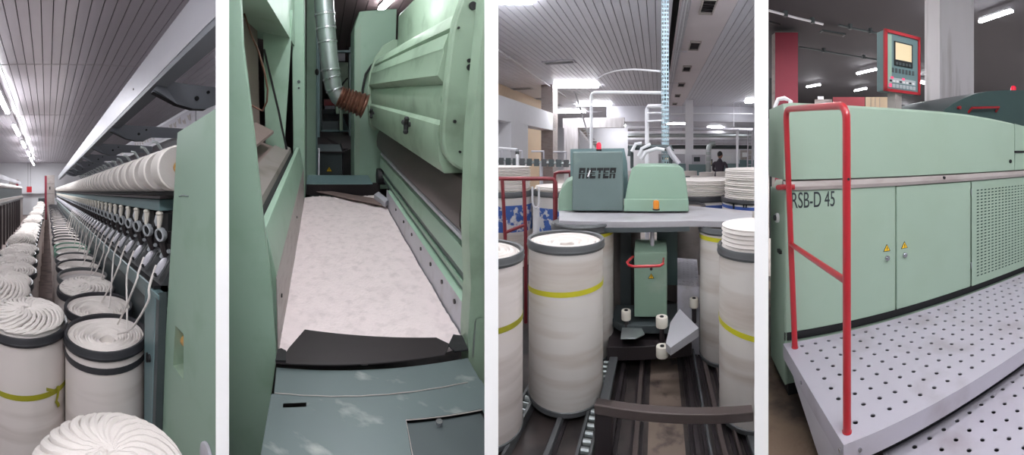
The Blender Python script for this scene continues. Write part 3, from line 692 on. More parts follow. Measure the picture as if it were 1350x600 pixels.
def b3():
    F = F3; w = F.w; R, N, U = F.r, F.f, Vector((0, 0, 1))
    fz = EYE.z - 1.67
    PX0, PX1 = 649, 1002.5
    wedge('floor_can_changer', F, 'floor_dark', -1.67, PX0, PX1, 0.5, 7.0, th=-0.1)
    wedge('floor_preparation_hall', F, 'floor_pale', -1.67, PX0, PX1, 7.0, 40, th=-0.1)
    wedge('ceiling_void_preparation_hall', F, 'groove', 2.34, PX0, PX1, 0.6, 40)
    mbn = 0
    slat_ceiling('ceiling_preparation_hall', F, 2.2, -12, 0.30, -1, 38, 0.13, 'slat_blue', 647.8, 1003.8)
    slat_ceiling('ceiling_preparation_hall_bay', F, 2.2, 1.16, 18, -1, 38, 0.13, 'slat_blue', 647.8, 1003.8)
    # plain board strip that carries the vents and the tray
    o = struct('ceiling_vent_board', MB().box(F, (.31, 1.15), (-1, 38), (2.19, 2.21)), 'slat_dark', smooth=0); clip(o, CENTRE_E)
    mb = MB(); mb.box(F, (-16, 22), (33, 33.2), (-1.7, 2.3)); o = struct('wall_preparation_end', mb, 'white', smooth=0); clip(o, CENTRE_E); clip(o, EAST_W)

    # vents along the ceiling board
    for i, b in enumerate((5.62, 7.75, 9.9, 12.3, 14.7, 17.2, 20.5)):
        t = thing('ceiling_vent', f'black ceiling vent, {ORD[i + 1]} of the line receding beside the cable tray', 'vent', w(.74, b, 2.17), 'black vents in the ceiling board')
        fr = MB()
        for a0, a1, b0, b1 in ((.63, .65, -.3, .3), (.83, .85, -.3, .3), (.63, .85, -.3, -.27), (.63, .85, .27, .3)): fr.box(F, (a0, a1), (b + b0, b + b1), (2.15, 2.195))
        fr.build('frame', 'trimgrey', t, smooth=0)
        MB().box(F, (.65, .83), (b - .27, b + .27), (2.185, 2.192)).build('opening', 'black', t, smooth=0)
        vn = MB()
        for k in range(5): vn.box(F, (.65, .83), (b - .22 + k * .1, b - .205 + k * .1), (2.16, 2.185))
        vn.build('louvre', 'blacksteel', t, smooth=0)
    # cable tray
    t = thing('cable_tray', 'pale cable tray with bundled cables running under the ceiling beside the vents', 'cable tray', w(.40, 12, 2.1))
    tr = MB(); tr.box(F, (.34, .46), (4.2, 18.1), (2.135, 2.145)); tr.box(F, (.335, .345), (4.2, 18.1), (2.10, 2.15)); tr.box(F, (.455, .465), (4.2, 18.1), (2.10, 2.15))
    tr.build('tray', 'ltsteel', t, smooth=0)
    for k in range(4):
        MB().tube([w(.36 + k * .026 + .006 * math.sin(b * 1.7 + k), b, 2.118) for b in [4.2 + i * .66 for i in range(22)]], .011, 6).build('cable', 'ltsteel' if k % 2 else 'white', t)
    for b in (7.9, 11.5, 15.5): MB().box(F, (.30, .60), (b, b + .06), (2.09, 2.10)).build('bracket', 'ltsteel', t, smooth=0)
    # ceiling lights
    G = 'fluorescent fittings in the preparation hall'
    def lt(p, q, e, lab, w_=.06, c=2.14):
        tube_light('ceiling_light', lab, F.p(*p, c=c), F.p(*q, c=c), G, w=w_, energy=e)
    lt((657.5, 2.5), (702, 2.5), 120, 'bright fluorescent tube at the top of the view over the big cans', .09)
    lt((727, 115), (789, 114), 120, 'fluorescent tube over the grey changer cover, nearer of two left of the perforated post', .10)
    lt((760, 139), (806, 138.5), 120, 'fluorescent tube just beyond the nearer one left of the perforated post', .10)
    lt((797, 166), (825, 166), 90, 'small far fluorescent tube under the white pipe frame', .12)
    lt((879, 163), (903, 163), 90, 'small far fluorescent tube between perforated post and white column', .12)
    lt((927, 168), (952, 168), 90, 'small far fluorescent tube right past the white column', .16)
    lt((983, 135), (993.5, 134.5), 120, 'fluorescent tube cut by the partition at the hall side', .09)
    lt((918, 185.5), (942, 185.5), 0, 'low far lit tube above the silver duct elbow', .12, c=1.0)
    for k, (a, b) in enumerate(((-.9, .4), (1.1, .2), (-.2, 2.6), (1.6, 4.6))):  # unseen tubes added to light the near part of the hall
        tube_light('ceiling_light', ('unseen fluorescent tube added overhead for near light, towards the big cans', 'unseen fluorescent tube added overhead for near light, towards the partition', 'unseen fluorescent tube added overhead above the can rails', 'unseen fluorescent tube added overhead past the cable tray and above the frame')[k], w(a - .7, b, 2.10), w(a + .7, b, 2.10), G, w=.04, energy=(22, 22, 80, 85)[k])

    for a, b, lab in ((-5.5, 20, 'unseen lit tube added behind the white beams'), (6.5, 9, 'unseen fluorescent tube added past the partition for light, nearer one'), (10, 15, 'unseen fluorescent tube added past the partition for light, deeper one')):  # unseen tubes added to brighten the back of the hall
        tube_light('ceiling_light', lab, w(a, b, 2.12), w(a + 1.6, b, 2.12), G, w=.07, energy=260)
    # ---- white beams, pillars and coloured walls at the far left
    def st(name, mb, m):
        o = struct(name, mb, m, smooth=0); clip(o, CENTRE_E); return o
    st('beam_white', MB().box(F, (-3.8, -3.4), (6.6, 12.3), (.70, 1.25)), 'white')
    st('wall_preparation_side', MB().box(F, (-5.2, -5.0), (6, 16), (-1.67, 2.2)), 'cream')
    st('pillar_hall', MB().box(F, (-3.8, -3.4), (8.3, 9.5), (-1.67, .72)), 'white')
    st('pillar_hall_far', MB().box(F, (-3.8, -3.4), (11.9, 12.5), (-1.67, 2.2)), 'trimgrey')
    st('wall_yellow', MB().box(F, (-4.9, -4.85), (9.0, 10.6), (-1.67, 1.0)), 'yellow')
    st('pillar_orange', MB().box(F, (-4.85, -4.6), (10.2, 10.8), (-1.67, 1.0)), 'orange')
    st('beam_white_far', MB().box(F, (-3.4, -1.2), (13.2, 13.5), (.85, 1.2)), 'pillar')
    st('pillar_white_far', MB().box(F, (-3.35, -2.85), (13.2, 13.5), (-1.67, .85)), 'pillar')
    # stairs
    t = thing('staircase', 'pale grey stair flight climbing behind the white pipe, left of the beacon', 'stairs', w(-2.2, 15.5, -1.67))
    s0, s1 = F.at(757, 164, d=15.5), F.at(786, 198, d=15.5)
    for o_ in (0, .9):
        MB().tube([w(s0[0], s0[1] + o_, s0[2]), w(s1[0], s1[1] + o_, s1[2])], .05, 6).build('stringer', 'white', t)
    for i in range(9):
        q = s0.lerp(s1, (i + .5) / 9)
        MB().box(F, (q[0] - .13, q[0] + .13), (q[1], q[1] + .9), (q[2] + .05, q[2] + .09)).build('tread', 'trimgrey', t, smooth=0)
    MB().box(F, (s1[0] - .1, s1[0] + .1), (s1[1], s1[1] + .9), (-1.67, s1[2])).build('support', 'trimgrey', t, smooth=0)
    # white column and overhead pipes, far
    st('column_white', MB().prism([Q(903.5, CY, 16), Q(914, CY, 16), Q(914, CY, 16.4), Q(903.5, CY, 16.4)], U * 2.2).__class__().prism([Q(903.5, CY, 16) - U * 1.67, Q(914, CY, 16) - U * 1.67, Q(914, CY, 16.4) - U * 1.67, Q(903.5, CY, 16.4) - U * 1.67], U * 3.87), 'white')
    st('beam_hall_cross', MB().box(F, (-2.5, 9), (18.2, 18.6), (1.45, 2.2)), 'slat_blue')
    for k, (y0, d, r, m, x0, x1, lab) in enumerate(((150, 17.5, .03, 'white', 884, 992, 'thin white pipe crossing in front of the far beam'), (171, 17.0, .07, 'ltsteel', 828, 992, 'pale pipe run crossing above the far machines'), (179, 19.0, .10, 'steel', 828, 992, 'silver duct run crossing just above the eye line'), (187.5, 21.0, .14, 'ltsteel', 828, 992, 'broad pale duct run crossing behind the silver elbow'), (194, 22.0, .12, 'darksteel', 828, 992, 'dark duct run lowest above the far machines'))):
        t = thing('overhead_pipe', lab, 'pipe', Q((x0 + x1) / 2, y0, d), None)
        A, B = Q(x0, y0, d), Q(x1, y0, d)
        MB().tube([A.lerp(B, i / 10) for i in range(11)], r, 10).build('pipe', m, t)
        for s in (.15, .5, .85):
            q = A.lerp(B, s); MB().tube([q + U * r, Vector((q.x, q.y, EYE.z + 2.2))], .012, 6).build('hanger', 'ltsteel', t)
    t = thing('duct_elbow', 'silver duct rising with an elbow beside the far white screen machine', 'duct', Q(935, 225, 12))
    MB().tube([Q(934, 240, 12), Q(934, 200, 12), Q(935, 193, 12), Q(938, 189.5, 12), Q(943, 189, 12)], .085, 12).build('duct', 'steel', t)
    for y in (200, 206, 214): MB().cyl(Q(934, y, 12), Q(934, y, 12) + U * .03, .095, 14).build('joint_ring', 'ltsteel', t)
    def dbox(par, name, x0, x1, y0, y1, d, m, dep=.6):
        p0, p1 = Q(x0, y1, d), Q(x1, y1, d); z1 = Q(x0, y0, d).z; back = pxray((x0 + x1) / 2, CY) * dep
        return MB().prism([p0, p1, p1 + back, p0 + back], U * (z1 - p0.z)).build(name, m, par, smooth=0)
    fy = lambda d: CY + 1.67 * 500 / d
    # far machines
    for k, (x0, x1, y0, d, m, lab) in enumerate(((948, 975, 203, 13.5, 'white', 'white cabinet with a dark opening behind the distant person'), (912, 930, 204, 14, 'ltsteel', 'grey far cabinet between white column and duct elbow'), (868, 903, 203, 15, 'ltsteel', 'wide pale far cabinet behind the perforated post'), (976, 993, 198, 15, 'trimgrey', 'grey far cabinet by the ladder at the partition'))):
        t = thing('far_machine', lab, 'machine', Q((x0 + x1) / 2, fy(d), d))
        b = dbox(t, 'body', x0, x1, y0, fy(d) - .2, d, m)
        dbox(b, 'panel', x0 + (x1 - x0) * .15, x0 + (x1 - x0) * .6, y0 + 3, y0 + 9, d - .02, 'paper' if k in (0, 3) else 'inkgrey', .03)
        dbox(t, 'base_unit', x0 - 4, x1 + 1, y0 + 13, fy(d) - .2, d - .4, 'bluegrey', .4)
    for x, y, d in ((935.5, 214, 12.2), (879.5, 210, 13)):
        t = thing('monitor', 'small lit monitor %s' % ('in front of the duct elbow' if x > 900 else 'between perforated post and white column'), 'monitor', Q(x, fy(d), d))
        dbox(t, 'casing', x - 4, x + 4, y - 4, y + 5, d, 'darksteel', .1); dbox(t, 'screen', x - 2.5, x + 2.5, y - 2, y + 3, d - .01, 'screen', .01)
        dbox(t, 'stand', x - 1, x + 1, y + 5, fy(d) - .2, d + .05, 'darksteel', .05)
    t = thing('ladder', 'pale ladder leaning by the partition among the far machines', 'ladder', Q(988, fy(11), 11))
    for x in (985.5, 991.5): MB().tube([Q(x - 1, fy(11) - .5, 11), Q(x + .8, 172, 11)], .02, 6).build('rail', 'ltsteel', t)
    for i in range(14): MB().tube([Q(985.2, 262 - i * 6.4, 11), Q(991.4, 262 - i * 6.4, 11)], .013, 6).build('rung', 'ltsteel', t)
    q = Q(948.5, fy(11.5), 11.5); person('person in dark clothes standing far off with hands out to a machine', q.x, q.y, fz + .001, 1.66, -0.9)

    # ---- creel rail across behind the big cans
    t = thing('creel', 'horizontal creel rail carrying rollers and guides behind the big blue banded cans', 'creel', Q(705, fy(7.6), 7.6))
    A, B = Q(657.5, 212.5, 7.6), Q(762, 216, 7.2)
    MB().tube([A, B], .035, 10).build('rail', 'steel', t)
    for i in range(11):
        q = A.lerp(B, (i + .4) / 11)
        MB().wbox((q.x - .05, q.x + .05), (q.y - .05, q.y + .05), (q.z - .07, q.z + .07)).build('guide', 'darksteel' if i % 3 else 'rim', t, smooth=0)
        if i % 3 == 0: MB().tube([q, q + U * .22, q + U * .22 + R * -.25], .02, 8).build('arm', 'ltsteel', t)
    for s in (.08, .55): q = A.lerp(B, s); MB().tube([q, Vector((q.x, q.y, fz))], .035, 8).build('stand', 'ltsteel', t)
    t = thing('creel', 'thin creel bar with a guide tip at the orange post', 'creel', Q(670, fy(7), 7))
    MB().tube([Q(657.5, 195, 7), Q(682, 197, 7)], .02, 8).build('rail', 'white', t)
    MB().tube([Q(682, 200, 7), Q(682, 216, 7), Vector((Q(682, 216, 7).x, Q(682, 216, 7).y, fz))], .03, 8).build('stand', 'white', t)
    MB().cyl(Q(679.5, 200, 7), Q(684.5, 200, 7), .05, 12).build('guide', 'rim', t)

    # ---- cans
    def can(label, group, px, d, R_=.25, h=1.09, **k):
        q = Q(px, CY, d); return make_can(label, group, q.x, q.y, fz + k.pop('lift', .05), h, R_, **k)
    H = 1.04
    GC = 'off white cans on the can changer rails'
    can('tall off-white can with yellow tape standing alone on the roller track, nearest the frame', GC, 746, 2.55, h=H, top='coil', heap=-.004, band='band', band_h=.69, base='rim', bandtilt=.03, rim='rim')
    can('shaded can with olive tape right behind the lone tall can, cut by the partition', GC, 634, 2.27, h=H, body='can_grey', top='coil', band='band_olive', band_h=.6, clipto=CENTRE_E, bandtilt=.02, base='rim', heap=.02)
    can('off-white can half hidden behind the lone tall can, tape at its shoulder', GC, 768.5, 3.1, h=H, top='empty', band='band', band_h=.93, base='rim')
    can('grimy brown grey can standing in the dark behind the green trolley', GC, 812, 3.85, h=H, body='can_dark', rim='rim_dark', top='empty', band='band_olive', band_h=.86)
    can('off-white can with a white stack of sliver on top, cut by the partition', GC, 1000, 2.40, h=H, band='band', band_h=.52, top='stack', heap=.13, clipto=EAST_W, base='rim', bandtilt=-.035)
    can('off-white can behind the stacked one, yellow tape close to its rim', GC, 961, 3.05, h=H, band='band', band_h=.9, top='empty', base='rim', rim='rim', R_=.235)
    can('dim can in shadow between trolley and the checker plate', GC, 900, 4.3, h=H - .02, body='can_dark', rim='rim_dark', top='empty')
    GB = 'big card cans behind the changer'
    big = lambda *a, **k: can(*a, lift=.002, **k)
    big('big white can with peeling blue band and tall white sliver beside the partition', GB, 664, 5.8, R_=.44, stripe=[('blueband', .52, .90, 'blue_stripe')], top='stack', heap=.36, rimh=.08, clipto=CENTRE_E, rim='rim')
    big('big white can with peeling blue band between red railing and grey hood', GB, 741, 5.75, R_=.44, stripe=[('blueband', .50, .86, 'blue_stripe')], top='stack', heap=.07, rimh=.07, rim='rim')
    big('big blue banded can with low sliver behind the green hood', GB, 925, 5.3, R_=.48, stripe=[('blue', .55, .98, 'blue_stripe')], top='stack', heap=.20, rimh=.07, rim='rim_dark')
    t = big('big white can with tall sliver stack, dark hoop and thin blue stripe', GB, 1001, 4.6, R_=.45, h=1.13, stripe=[('blue', 1.02, 1.055, 'blue_stripe')], top='stack', heap=.34, rimh=.05, rim='rim_dark', clipto=EAST_W)
    for k, (px, y) in enumerate(((957, 277), (959.5, 277), (980, 274), (984, 274))):
        q = Q(px, y, 4.18); c_ = ORG[t.name]; v = Vector((q.x - c_.x, q.y - c_.y, 0)).normalized() * .452
        P = Vector((c_.x + v.x, c_.y + v.y, q.z)); tg = v.cross(U).normalized()
        if k < 2: MB().prism([P - tg * .006, P + tg * .006, P + tg * .012 + U * .07, P - tg * .004 + U * .07], v * .004).build('number_mark', 'ink', t, smooth=0)
        else: MB().prism([P - tg * .008, P + tg * .008, P + tg * .008 + U * .09, P - tg * .016 + U * .075], v * .004).build('number_mark', 'ink', t, smooth=0)
    GF = 'far cans past the green hood'
    for k, (px, d, lab) in enumerate(((921, 8.6, 'far can heaped with white sliver just past the white column'), (944, 8.3, 'far can heaped with white sliver below the distant person'), (931, 10.2, 'far can of white sliver half hidden behind two nearer heaped ones'), (910, 10.8, 'far can of white sliver peeping over the green hood'), (953, 10.4, 'far can of white sliver by the tall stacked can'))):
        big(lab, GF, px, d, R_=.21, h=.98, top='stack', heap=.14, rim='rim')

    # ---- changer hood: grey box with letters, green rounded hood, lamps
    t = thing('can_changer', 'green can changer with a lettered grey cover, deck and red beacon', 'machine', Q(822, fy(3.3), 3.3))
    fx = lambda x, y, d: Q(x, y, d)
    P = [Q(755, 200, 3.3), Q(821, 199.5, 3.3), Q(822.5, 278.5, 3.3), Q(754, 278, 3.3)]
    back = pxray(788, CY) * .55
    cv = MB().prism(P, back).build('grey_cover', 'dgreen', t, bevel=.012)
    cv['label'] = 'grey green cover with stencil lettering'
    # raised lettering
    O = P[3].lerp(P[0], 0); rt = (P[1] - P[0]).normalized(); up = U; o0 = Q(762.5, 235.5, 3.297)
    lw = (Q(812, 235, 3.3) - Q(762.5, 235, 3.3)).length; lh = 14.0 / 500 * 3.3
    T_ = .32
    glyph = {'R': [(0, 0, T_, 1), (0, .74, .94, 1), (.62, .52, .94, 1), (0, .38, .88, .60), (.56, 0, .90, .42)],
             'I': [(.12, 0, .46, 1)],
             'E': [(0, 0, T_, 1), (0, .74, .90, 1), (0, .38, .80, .60), (0, 0, .90, .25)],
             'T': [(0, .74, .98, 1), (.30, 0, .64, 1)]}
    word = 'RIETER'; adv = {'R': 1.06, 'I': .66, 'E': 1.0, 'T': 1.04}
    tot = sum(adv[ch] for ch in word); x = 0; lm = MB()
    out = -pxray(788, CY)
    for ch in word:
        for (x0, y0, x1, y1) in glyph[ch]:
            for (a, b) in ((y0, min(y1, .46)), (max(y0, .52), y1)):
                if b - a > .01:
                    q = [(x + x0 + .18 * a, a), (x + x1 + .18 * a, a), (x + x1 + .18 * b, b), (x + x0 + .18 * b, b)]
                    lm.prism([o0 + rt * (u / tot * lw) + up * (v * lh) for u, v in q], out * .003)
        x += adv[ch]
    lm.build('lettering', 'ink', cv, smooth=0)
    wm = MB(); q = Q(774, 233, 3.29); wm.prism([q, q + rt * .014, q + rt * .032 + U * .055, q + rt * .02 + U * .055], out * .002); wm.build('chipped_paint', 'paper', cv, smooth=0)
    wm = MB(); q = Q(787, 245.5, 3.295); wm.prism([q, q + rt * .03 - U * .008, q + rt * .05 + U * .004, q + rt * .03 + U * .012], out * .002); wm.build('chipped_paint', 'paper', cv, smooth=0)
    # green hood: flat front with rounded shoulders
    prof = [(823, 278), (824, 262), (829, 236), (833, 222), (837, 219), (866, 218.5), (896, 219), (901, 222), (904, 234), (908, 268), (908, 278)]
    gh = MB(); front = [Q(x, y, 3.32) for x, y in prof]
    bk = pxray(866, CY) * .7; gh.prism(front, bk)
    g = gh.build('green_hood', 'mint_trolley', t, bevel=.006)
    MB().prism([Q(823, 262, 3.315), Q(906.5, 262, 3.315), Q(908, 278, 3.315), Q(823, 278, 3.315)], -pxray(866, CY) * .03).build('hood_skirt', 'mint_trolley', g, bevel=.004)
    lf = [(736, 278), (736, 262), (740, 250), (748, 240), (754, 237), (760, 237), (760, 278)]
    MB().prism([Q(x, y, 3.42) for x, y in lf], pxray(750, CY) * .5).build('side_hood', 'mint_trolley', t, bevel=.006)
    MB().prism([Q(752, 196.5, 3.9), Q(823, 195.5, 3.9), Q(827, 215, 3.9), Q(829, 262, 3.9), Q(752, 262, 3.9)], pxray(790, CY) * .1).build('rear_panel', 'bluegrey', t, smooth=0)
    # amber and red lamps
    q = Q(865, 277, 3.2); am = MB().lathe(q, U, [(0, 0), (.03, 0), (.03, .012), (.026, .012)], 16).build('lamp_base', 'ink', t)
    MB().lathe(q + U * .012, U, [(.026, 0), (.027, .05), (.02, .068), (0, .074)], 16).build('amber_lamp', 'amber', am)
    q = Q(789.5, 199.5, 3.5); rm = MB().lathe(q, U, [(0, 0), (.026, 0), (.026, .02), (.02, .022)], 16).build('lamp_base', 'ink', t)
    MB().lathe(q + U * .02, U, [(.022, 0), (.023, .04), (.016, .058), (0, .064)], 16).build('red_lamp', 'redplastic', rm)
    # deck
    dk = [Q(737, 279.5, 3.5), Q(737, 291, 2.94), Q(909, 290.5, 2.94), Q(992, 291, 2.9), Q(992, 278.5, 3.4), Q(909, 272, 3.75)]
    zt = EYE.z - .533
    for v in dk: v.z = zt - .05
    d_ = MB().prism(dk, U * .05).build('deck', 'deck', t, bevel=.004)
    sk = MB().prism([dk[1] - U * .035 - N * .0, dk[2] - U * .035, dk[2] - U * .035 + N * .04, dk[1] - U * .035 + N * .04], U * .035).build('deck_skirt', 'darksteel', t, smooth=0)
    # coiler plate over the can: pale ring and dark perforated plate
    q = Q(767, 298, 3.0); q.z = EYE.z - .575
    cp = MB().lathe(q, U, [(0, 0), (.215, 0), (.22, .012), (.215, .022), (.18, .022), (.175, .014), (0, .014)], 40).build('coiler_plate', 'rim', t)
    hp = MB()
    for i in range(11):
        for j in (0, 1):
            c_ = q + R * (-.12 + i * .024 + j * .012) + N * (.04 + .03 * j) + U * .0145; hp.lathe(c_, U, [(0, 0), (.008, 0), (.008, .002), (0, .002)], 8)
    hp.build('holes', 'ink', cp, smooth=0)
    MB().tube([q + U * .015, q + U * .022], .06, 20).build('coiler_hub', 'darksteel', t)
    # dark green column under the deck and grey frame posts
    dbox(t, 'column', 866, 893, 290, 376, 3.35, 'petrol', .35)
    dbox(t, 'column', 818, 832, 292, 420, 3.4, 'darksteel', .2)
    dbox(t, 'support_leg', 843, 866, 376, fy(3.4) - .5, 3.4, 'blacksteel', .3)
    # hoses on top
    for k, (pts, r, m) in enumerate(((((833, 200), (838, 190), (846, 189)), .02, 'white'), (((842, 206), (846, 196), (854, 192), (858, 190)), .02, 'white'), (((845, 210), (852, 200), (866, 196), (876, 198)), .022, 'white'), (((880, 194), (886, 205), (895, 216)), .03, 'ltsteel'))):
        MB().tube([Q(x, y, 4.3) for x, y in pts], r, 8).build('hose', m, t)
    MB().tube([Q(831, 206, 4.35), Q(832, 195, 4.35), Q(838, 194, 4.35), Q(884, 195, 4.35), Q(885, 200, 4.35)], .035, 8).build('hose_frame', 'darksteel', t)
    MB().tube([Q(833, 222, 4.35), Q(833, 195, 4.35)], .02, 6).build('frame_post', 'darksteel', t)
    MB().tube([Q(884, 222, 4.35), Q(884, 195, 4.35)], .02, 6).build('frame_post', 'darksteel', t)

    # ---- trolley arm: green box with red handle, rollers, steel plate
    t = thing('can_trolley', 'small light green box with red loop handle and pale rollers over the rails', 'trolley', Q(858, fy(3.0), 3.0))
    z1 = 326; bx = [Q(836, 418, 2.98), Q(879.5, 418, 2.98)]; bk = pxray(858, CY) * .22
    zt_ = Q(0, 332, 2.98).z
    bd = MB().prism([bx[0], bx[1], bx[1] + bk, bx[0] + bk], U * (zt_ - bx[0].z)).build('box', 'mint_trolley', t, bevel=.008)
    zz = lambda v, z: Vector((v.x, v.y, z))
    MB().hexa([zz(bx[0], zt_), zz(bx[1], zt_), zz(bx[0] + bk, zt_), zz(bx[1] + bk, zt_), zz(bx[0] * .97 + bx[1] * .03 + bk * .3, zt_ + .045), zz(bx[1] + bk * .3, zt_ + .03), zz(bx[0] + bk, zt_ + .05), zz(bx[1] + bk, zt_ + .04)]).build('lid', 'mint_trolley', bd, bevel=.006)
    q = Q(858.5, 365, 2.975); warning_sign(bd, q, R, U, -pxray(858, CY), .028)
    q = Q(858.5, 354.5, 2.975); MB().cyl(q, q + pxray(858, CY) * -.01, .011, 12).build('lock', 'ink', bd)
    q0 = Q(860, 330, 3.05); MB().cyl(q0 - U * .02, q0 + U * .2, .017, 14).build('post', 'ltsteel', t)
    hd = [(Q(875, 339.5, 3.02)), Q(838, 337.5, 3.02), Q(833, 339.5, 2.98), Q(827, 346, 2.80), Q(829.5, 350, 2.74), Q(836, 351.5, 2.72), Q(870, 350.5, 2.72), Q(874, 348, 2.75)]
    MB().tube(hd, .0105, 10, closed=True).build('handle', 'red', t)
    # base and plates
    base = MB()
    def flat(pts, c, th, name, m, par=t, bev=.003):
        P_ = [F.p(x, y, c=c) for x, y in pts]
        return MB().prism(P_, U * -th).build(name, m, par, bevel=bev)
    flat([(812, 402), (900, 400), (890, 420), (884, 430), (820, 428), (806, 420)], -1.34, .06, 'base_plate', 'darksteel')
    flat([(806, 428), (905, 425), (912, 452), (800, 458)], -1.45, .10, 'carriage', 'blacksteel')
    flat([(820, 432), (845, 430), (850, 440), (838, 446), (818, 446)], -1.36, .01, 'worn_plate', 'steel')
    P0 = [F.p(x, y, c=-1.245) for x, y in ((878, 452), (884, 425), (896, 407), (921, 432), (884, 458))]
    ap = MB().prism(P0, U * -.006); ap.prism([P0[3], P0[4], P0[4] + U * -.05, P0[3] + U * -.06], N * -.005); ap.prism([P0[4], P0[0], P0[0] + U * -.05, P0[4] + U * -.05], N * -.005)
    ap.build('guide_plate', 'alu', t, smooth=0)
    for k, (x, y, d) in enumerate(((825.5, 415, 2.95), (872.5, 424, 2.72), (873, 463, 2.62), (915, 399, 3.05))):
        q = Q(x, y, d); r_ = (.037, .043, .043, .036)[k]
        rl = MB().lathe(q - U * .036, U, [(.012, 0), (r_ * .94, 0), (r_, .006), (r_, .066), (r_ * .94, .072), (.018, .072), (.014, .066), (0, .066)], 24).build('roller', 'pale', t)
        MB().cyl(q + U * .03, q + U * .04, .014, 10).build('roller_pin', 'ink', rl)
        if k != 2: MB().cyl(q - U * .16, q - U * .03, .018, 10).build('roller_post', 'blacksteel', t)
    # ---- checker plate behind on the far right of the trolley
    t = thing('checker_plate', 'pale dimpled floor plate in the gap between trolley column and right cans', 'floor plate', F.p(905, 360, c=-1.1))
    P_ = [F.p(x, y, c=-1.1) for x, y in ((893, 376), (922, 378), (919, 342), (893, 340))]
    db = MB().prism(P_, U * -.57)
    for i in range(12):
        for j in range(5):
            q = P_[0].lerp(P_[1], (j + .5) / 5).lerp(P_[3].lerp(P_[2], (j + .5) / 5), (i + .5) / 12)
            db.lathe(q, U, [(.012, 0), (.008, .004), (0, .005)], 8)
    db.build('plate', 'ltsteel', t, smooth=0)
    t = thing('grey_plinth', 'low grey block under the deck behind the trolley rollers', 'plinth', F.p(905, 395, c=-1.5))
    dbox(t, 'block', 893, 925, 376, 400, 3.7, 'trimgrey', .3); dbox(t, 'block_base', 895, 923, 400, fy(3.75), 3.75, 'blacksteel', .2)

    # ---- perforated strut to the ceiling
    t = thing('perforated_strut', 'pale blue perforated steel post rising from the changer to the ceiling', 'post', Q(877, fy(4.4), 4.4))
    A = Q(877, CY, 4.4); z0 = EYE.z - .25; z1 = EYE.z + 2.2; hw = .042
    s_ = Vector((math.cos((877 - CX) / FPX), -math.sin((877 - CX) / FPX), 0)); n_ = pxray(877, CY)
    nrow = 50; ph = (z1 - z0) / nrow; mb = MB(); nc = 3; pw = 2 * hw / nc
    for i in range(nrow):
        for j in range(nc):
            cx = -hw + (j + .5) * pw; cz = z0 + (i + .5) * ph
            ou = [(-pw / 2, -ph / 2), (pw / 2, -ph / 2), (pw / 2, ph / 2), (-pw / 2, ph / 2)]
            inn = [(u * .5, v * .6) for u, v in ou]
            mb.add([A + s_ * (cx + u) + U * (cz + v - A.z) for u, v in ou] + [A + s_ * (cx + u) + U * (cz + v - A.z) for u, v in inn], [(k, (k + 1) % 4, 4 + (k + 1) % 4, 4 + k) for k in range(4)])
    for sgn in (-1, 1):
        e = A + s_ * hw * sgn
        mb.add([zz(e, z0), zz(e + n_ * .05, z0), zz(e + n_ * .05, z1), zz(e, z1)], [(0, 1, 2, 3)])
    MB_ = mb.build('strut', mat('pale blue galvanised', (168, 192, 202), .45, .15, var=.05), t, smooth=0)
    MB().tube([zz(A + n_ * .02, z0), zz(A + n_ * .02, fz)], .03, 8).build('foot_post', 'darksteel', t)
    # white pipe frames
    t = thing('white_pipework', 'white pipe rising behind the red beacon and turning along to the perforated post', 'pipe', Q(779.5, fy(5), 5))
    q0, q1, q2 = Q(779.5, 203, 5), Q(779.5, 122, 5), Q(872, 122.5, 4.6)
    MB().tube([zz(q0, fz), q1 - U * .05, q1 + (q2 - q1).normalized() * .015 - U * .015, q1 + (q2 - q1).normalized() * .05, q1.lerp(q2, .5), q2], .021, 10).build('pipe', 'white', t)
    t = thing('white_pipework', 'shorter white pipe with a bend beside the perforated post', 'pipe', Q(853, fy(5.2), 5.2))
    q0, q1, q2 = Q(853, 203, 5.2), Q(853, 140, 5.2), Q(873, 140, 4.8)
    MB().tube([zz(q0, fz), q1 - U * .05, q1 + R * .02 - U * .01, q1 + (q2 - q1).normalized() * .06, q2], .028, 10).build('pipe', 'white', t)
    MB().tube([Q(853, 149, 5.2), Q(874, 149, 4.9)], .014, 8).build('brace', 'white', t); MB().tube([Q(853, 160, 5.2), Q(874, 159, 4.9)], .014, 8).build('brace', 'white', t)
    t = thing('pipe', 'white pipe at mid hall between two far machines and the partition', 'pipe', Q(972, fy(9), 9))
    q = Q(972, 172, 9); MB().tube([zz(q, fz), q], .03, 8).build('pipe', 'white', t); MB().cyl(q - U * .02, q + U * .03, .045, 10).build('cap', 'ltsteel', t)
    # sagging white cable and diagonal conduits
    t = thing('ceiling_cable', 'white cable bowing from the ceiling over to the perforated post', 'cable', Q(835, 92, 6))
    MB().tube([Q(x, y, d) for x, y, d in ((786, 105, 7.5), (797, 98, 7.2), (810, 94, 6.9), (822, 92, 6.5), (836, 91.5, 6.0), (852, 92.5, 5.4), (870, 94, 4.5))], .014, 6).build('cable', 'white', t)
    t = thing('conduit', 'long thin white conduit slanting under the ceiling from the partition to the pipe frame', 'conduit', F.p(700, 100, c=2.16))
    MB().tube([F.p(*p, c=2.14) for p in ((657, 66), (690, 89), (720, 110), (762, 138))], .018, 6).build('pipe', 'white', t)
    for x, y in ((670, 76), (715, 107), (732, 118)): q = F.p(x, y, c=2.14); MB().wbox((q.x - .05, q.x + .05), (q.y - .03, q.y + .03), (q.z - .03, q.z + .03)).build('clip', 'white', t, smooth=0)
    t = thing('conduit', 'white conduit dropping steeply from the ceiling to the stair beside the pipe frame', 'conduit', Q(770, 160, 10))
    MB().tube([Q(757, 121, 11), Q(766, 146, 11), Q(778, 188, 11)], .022, 6).build('pipe', 'white', t)
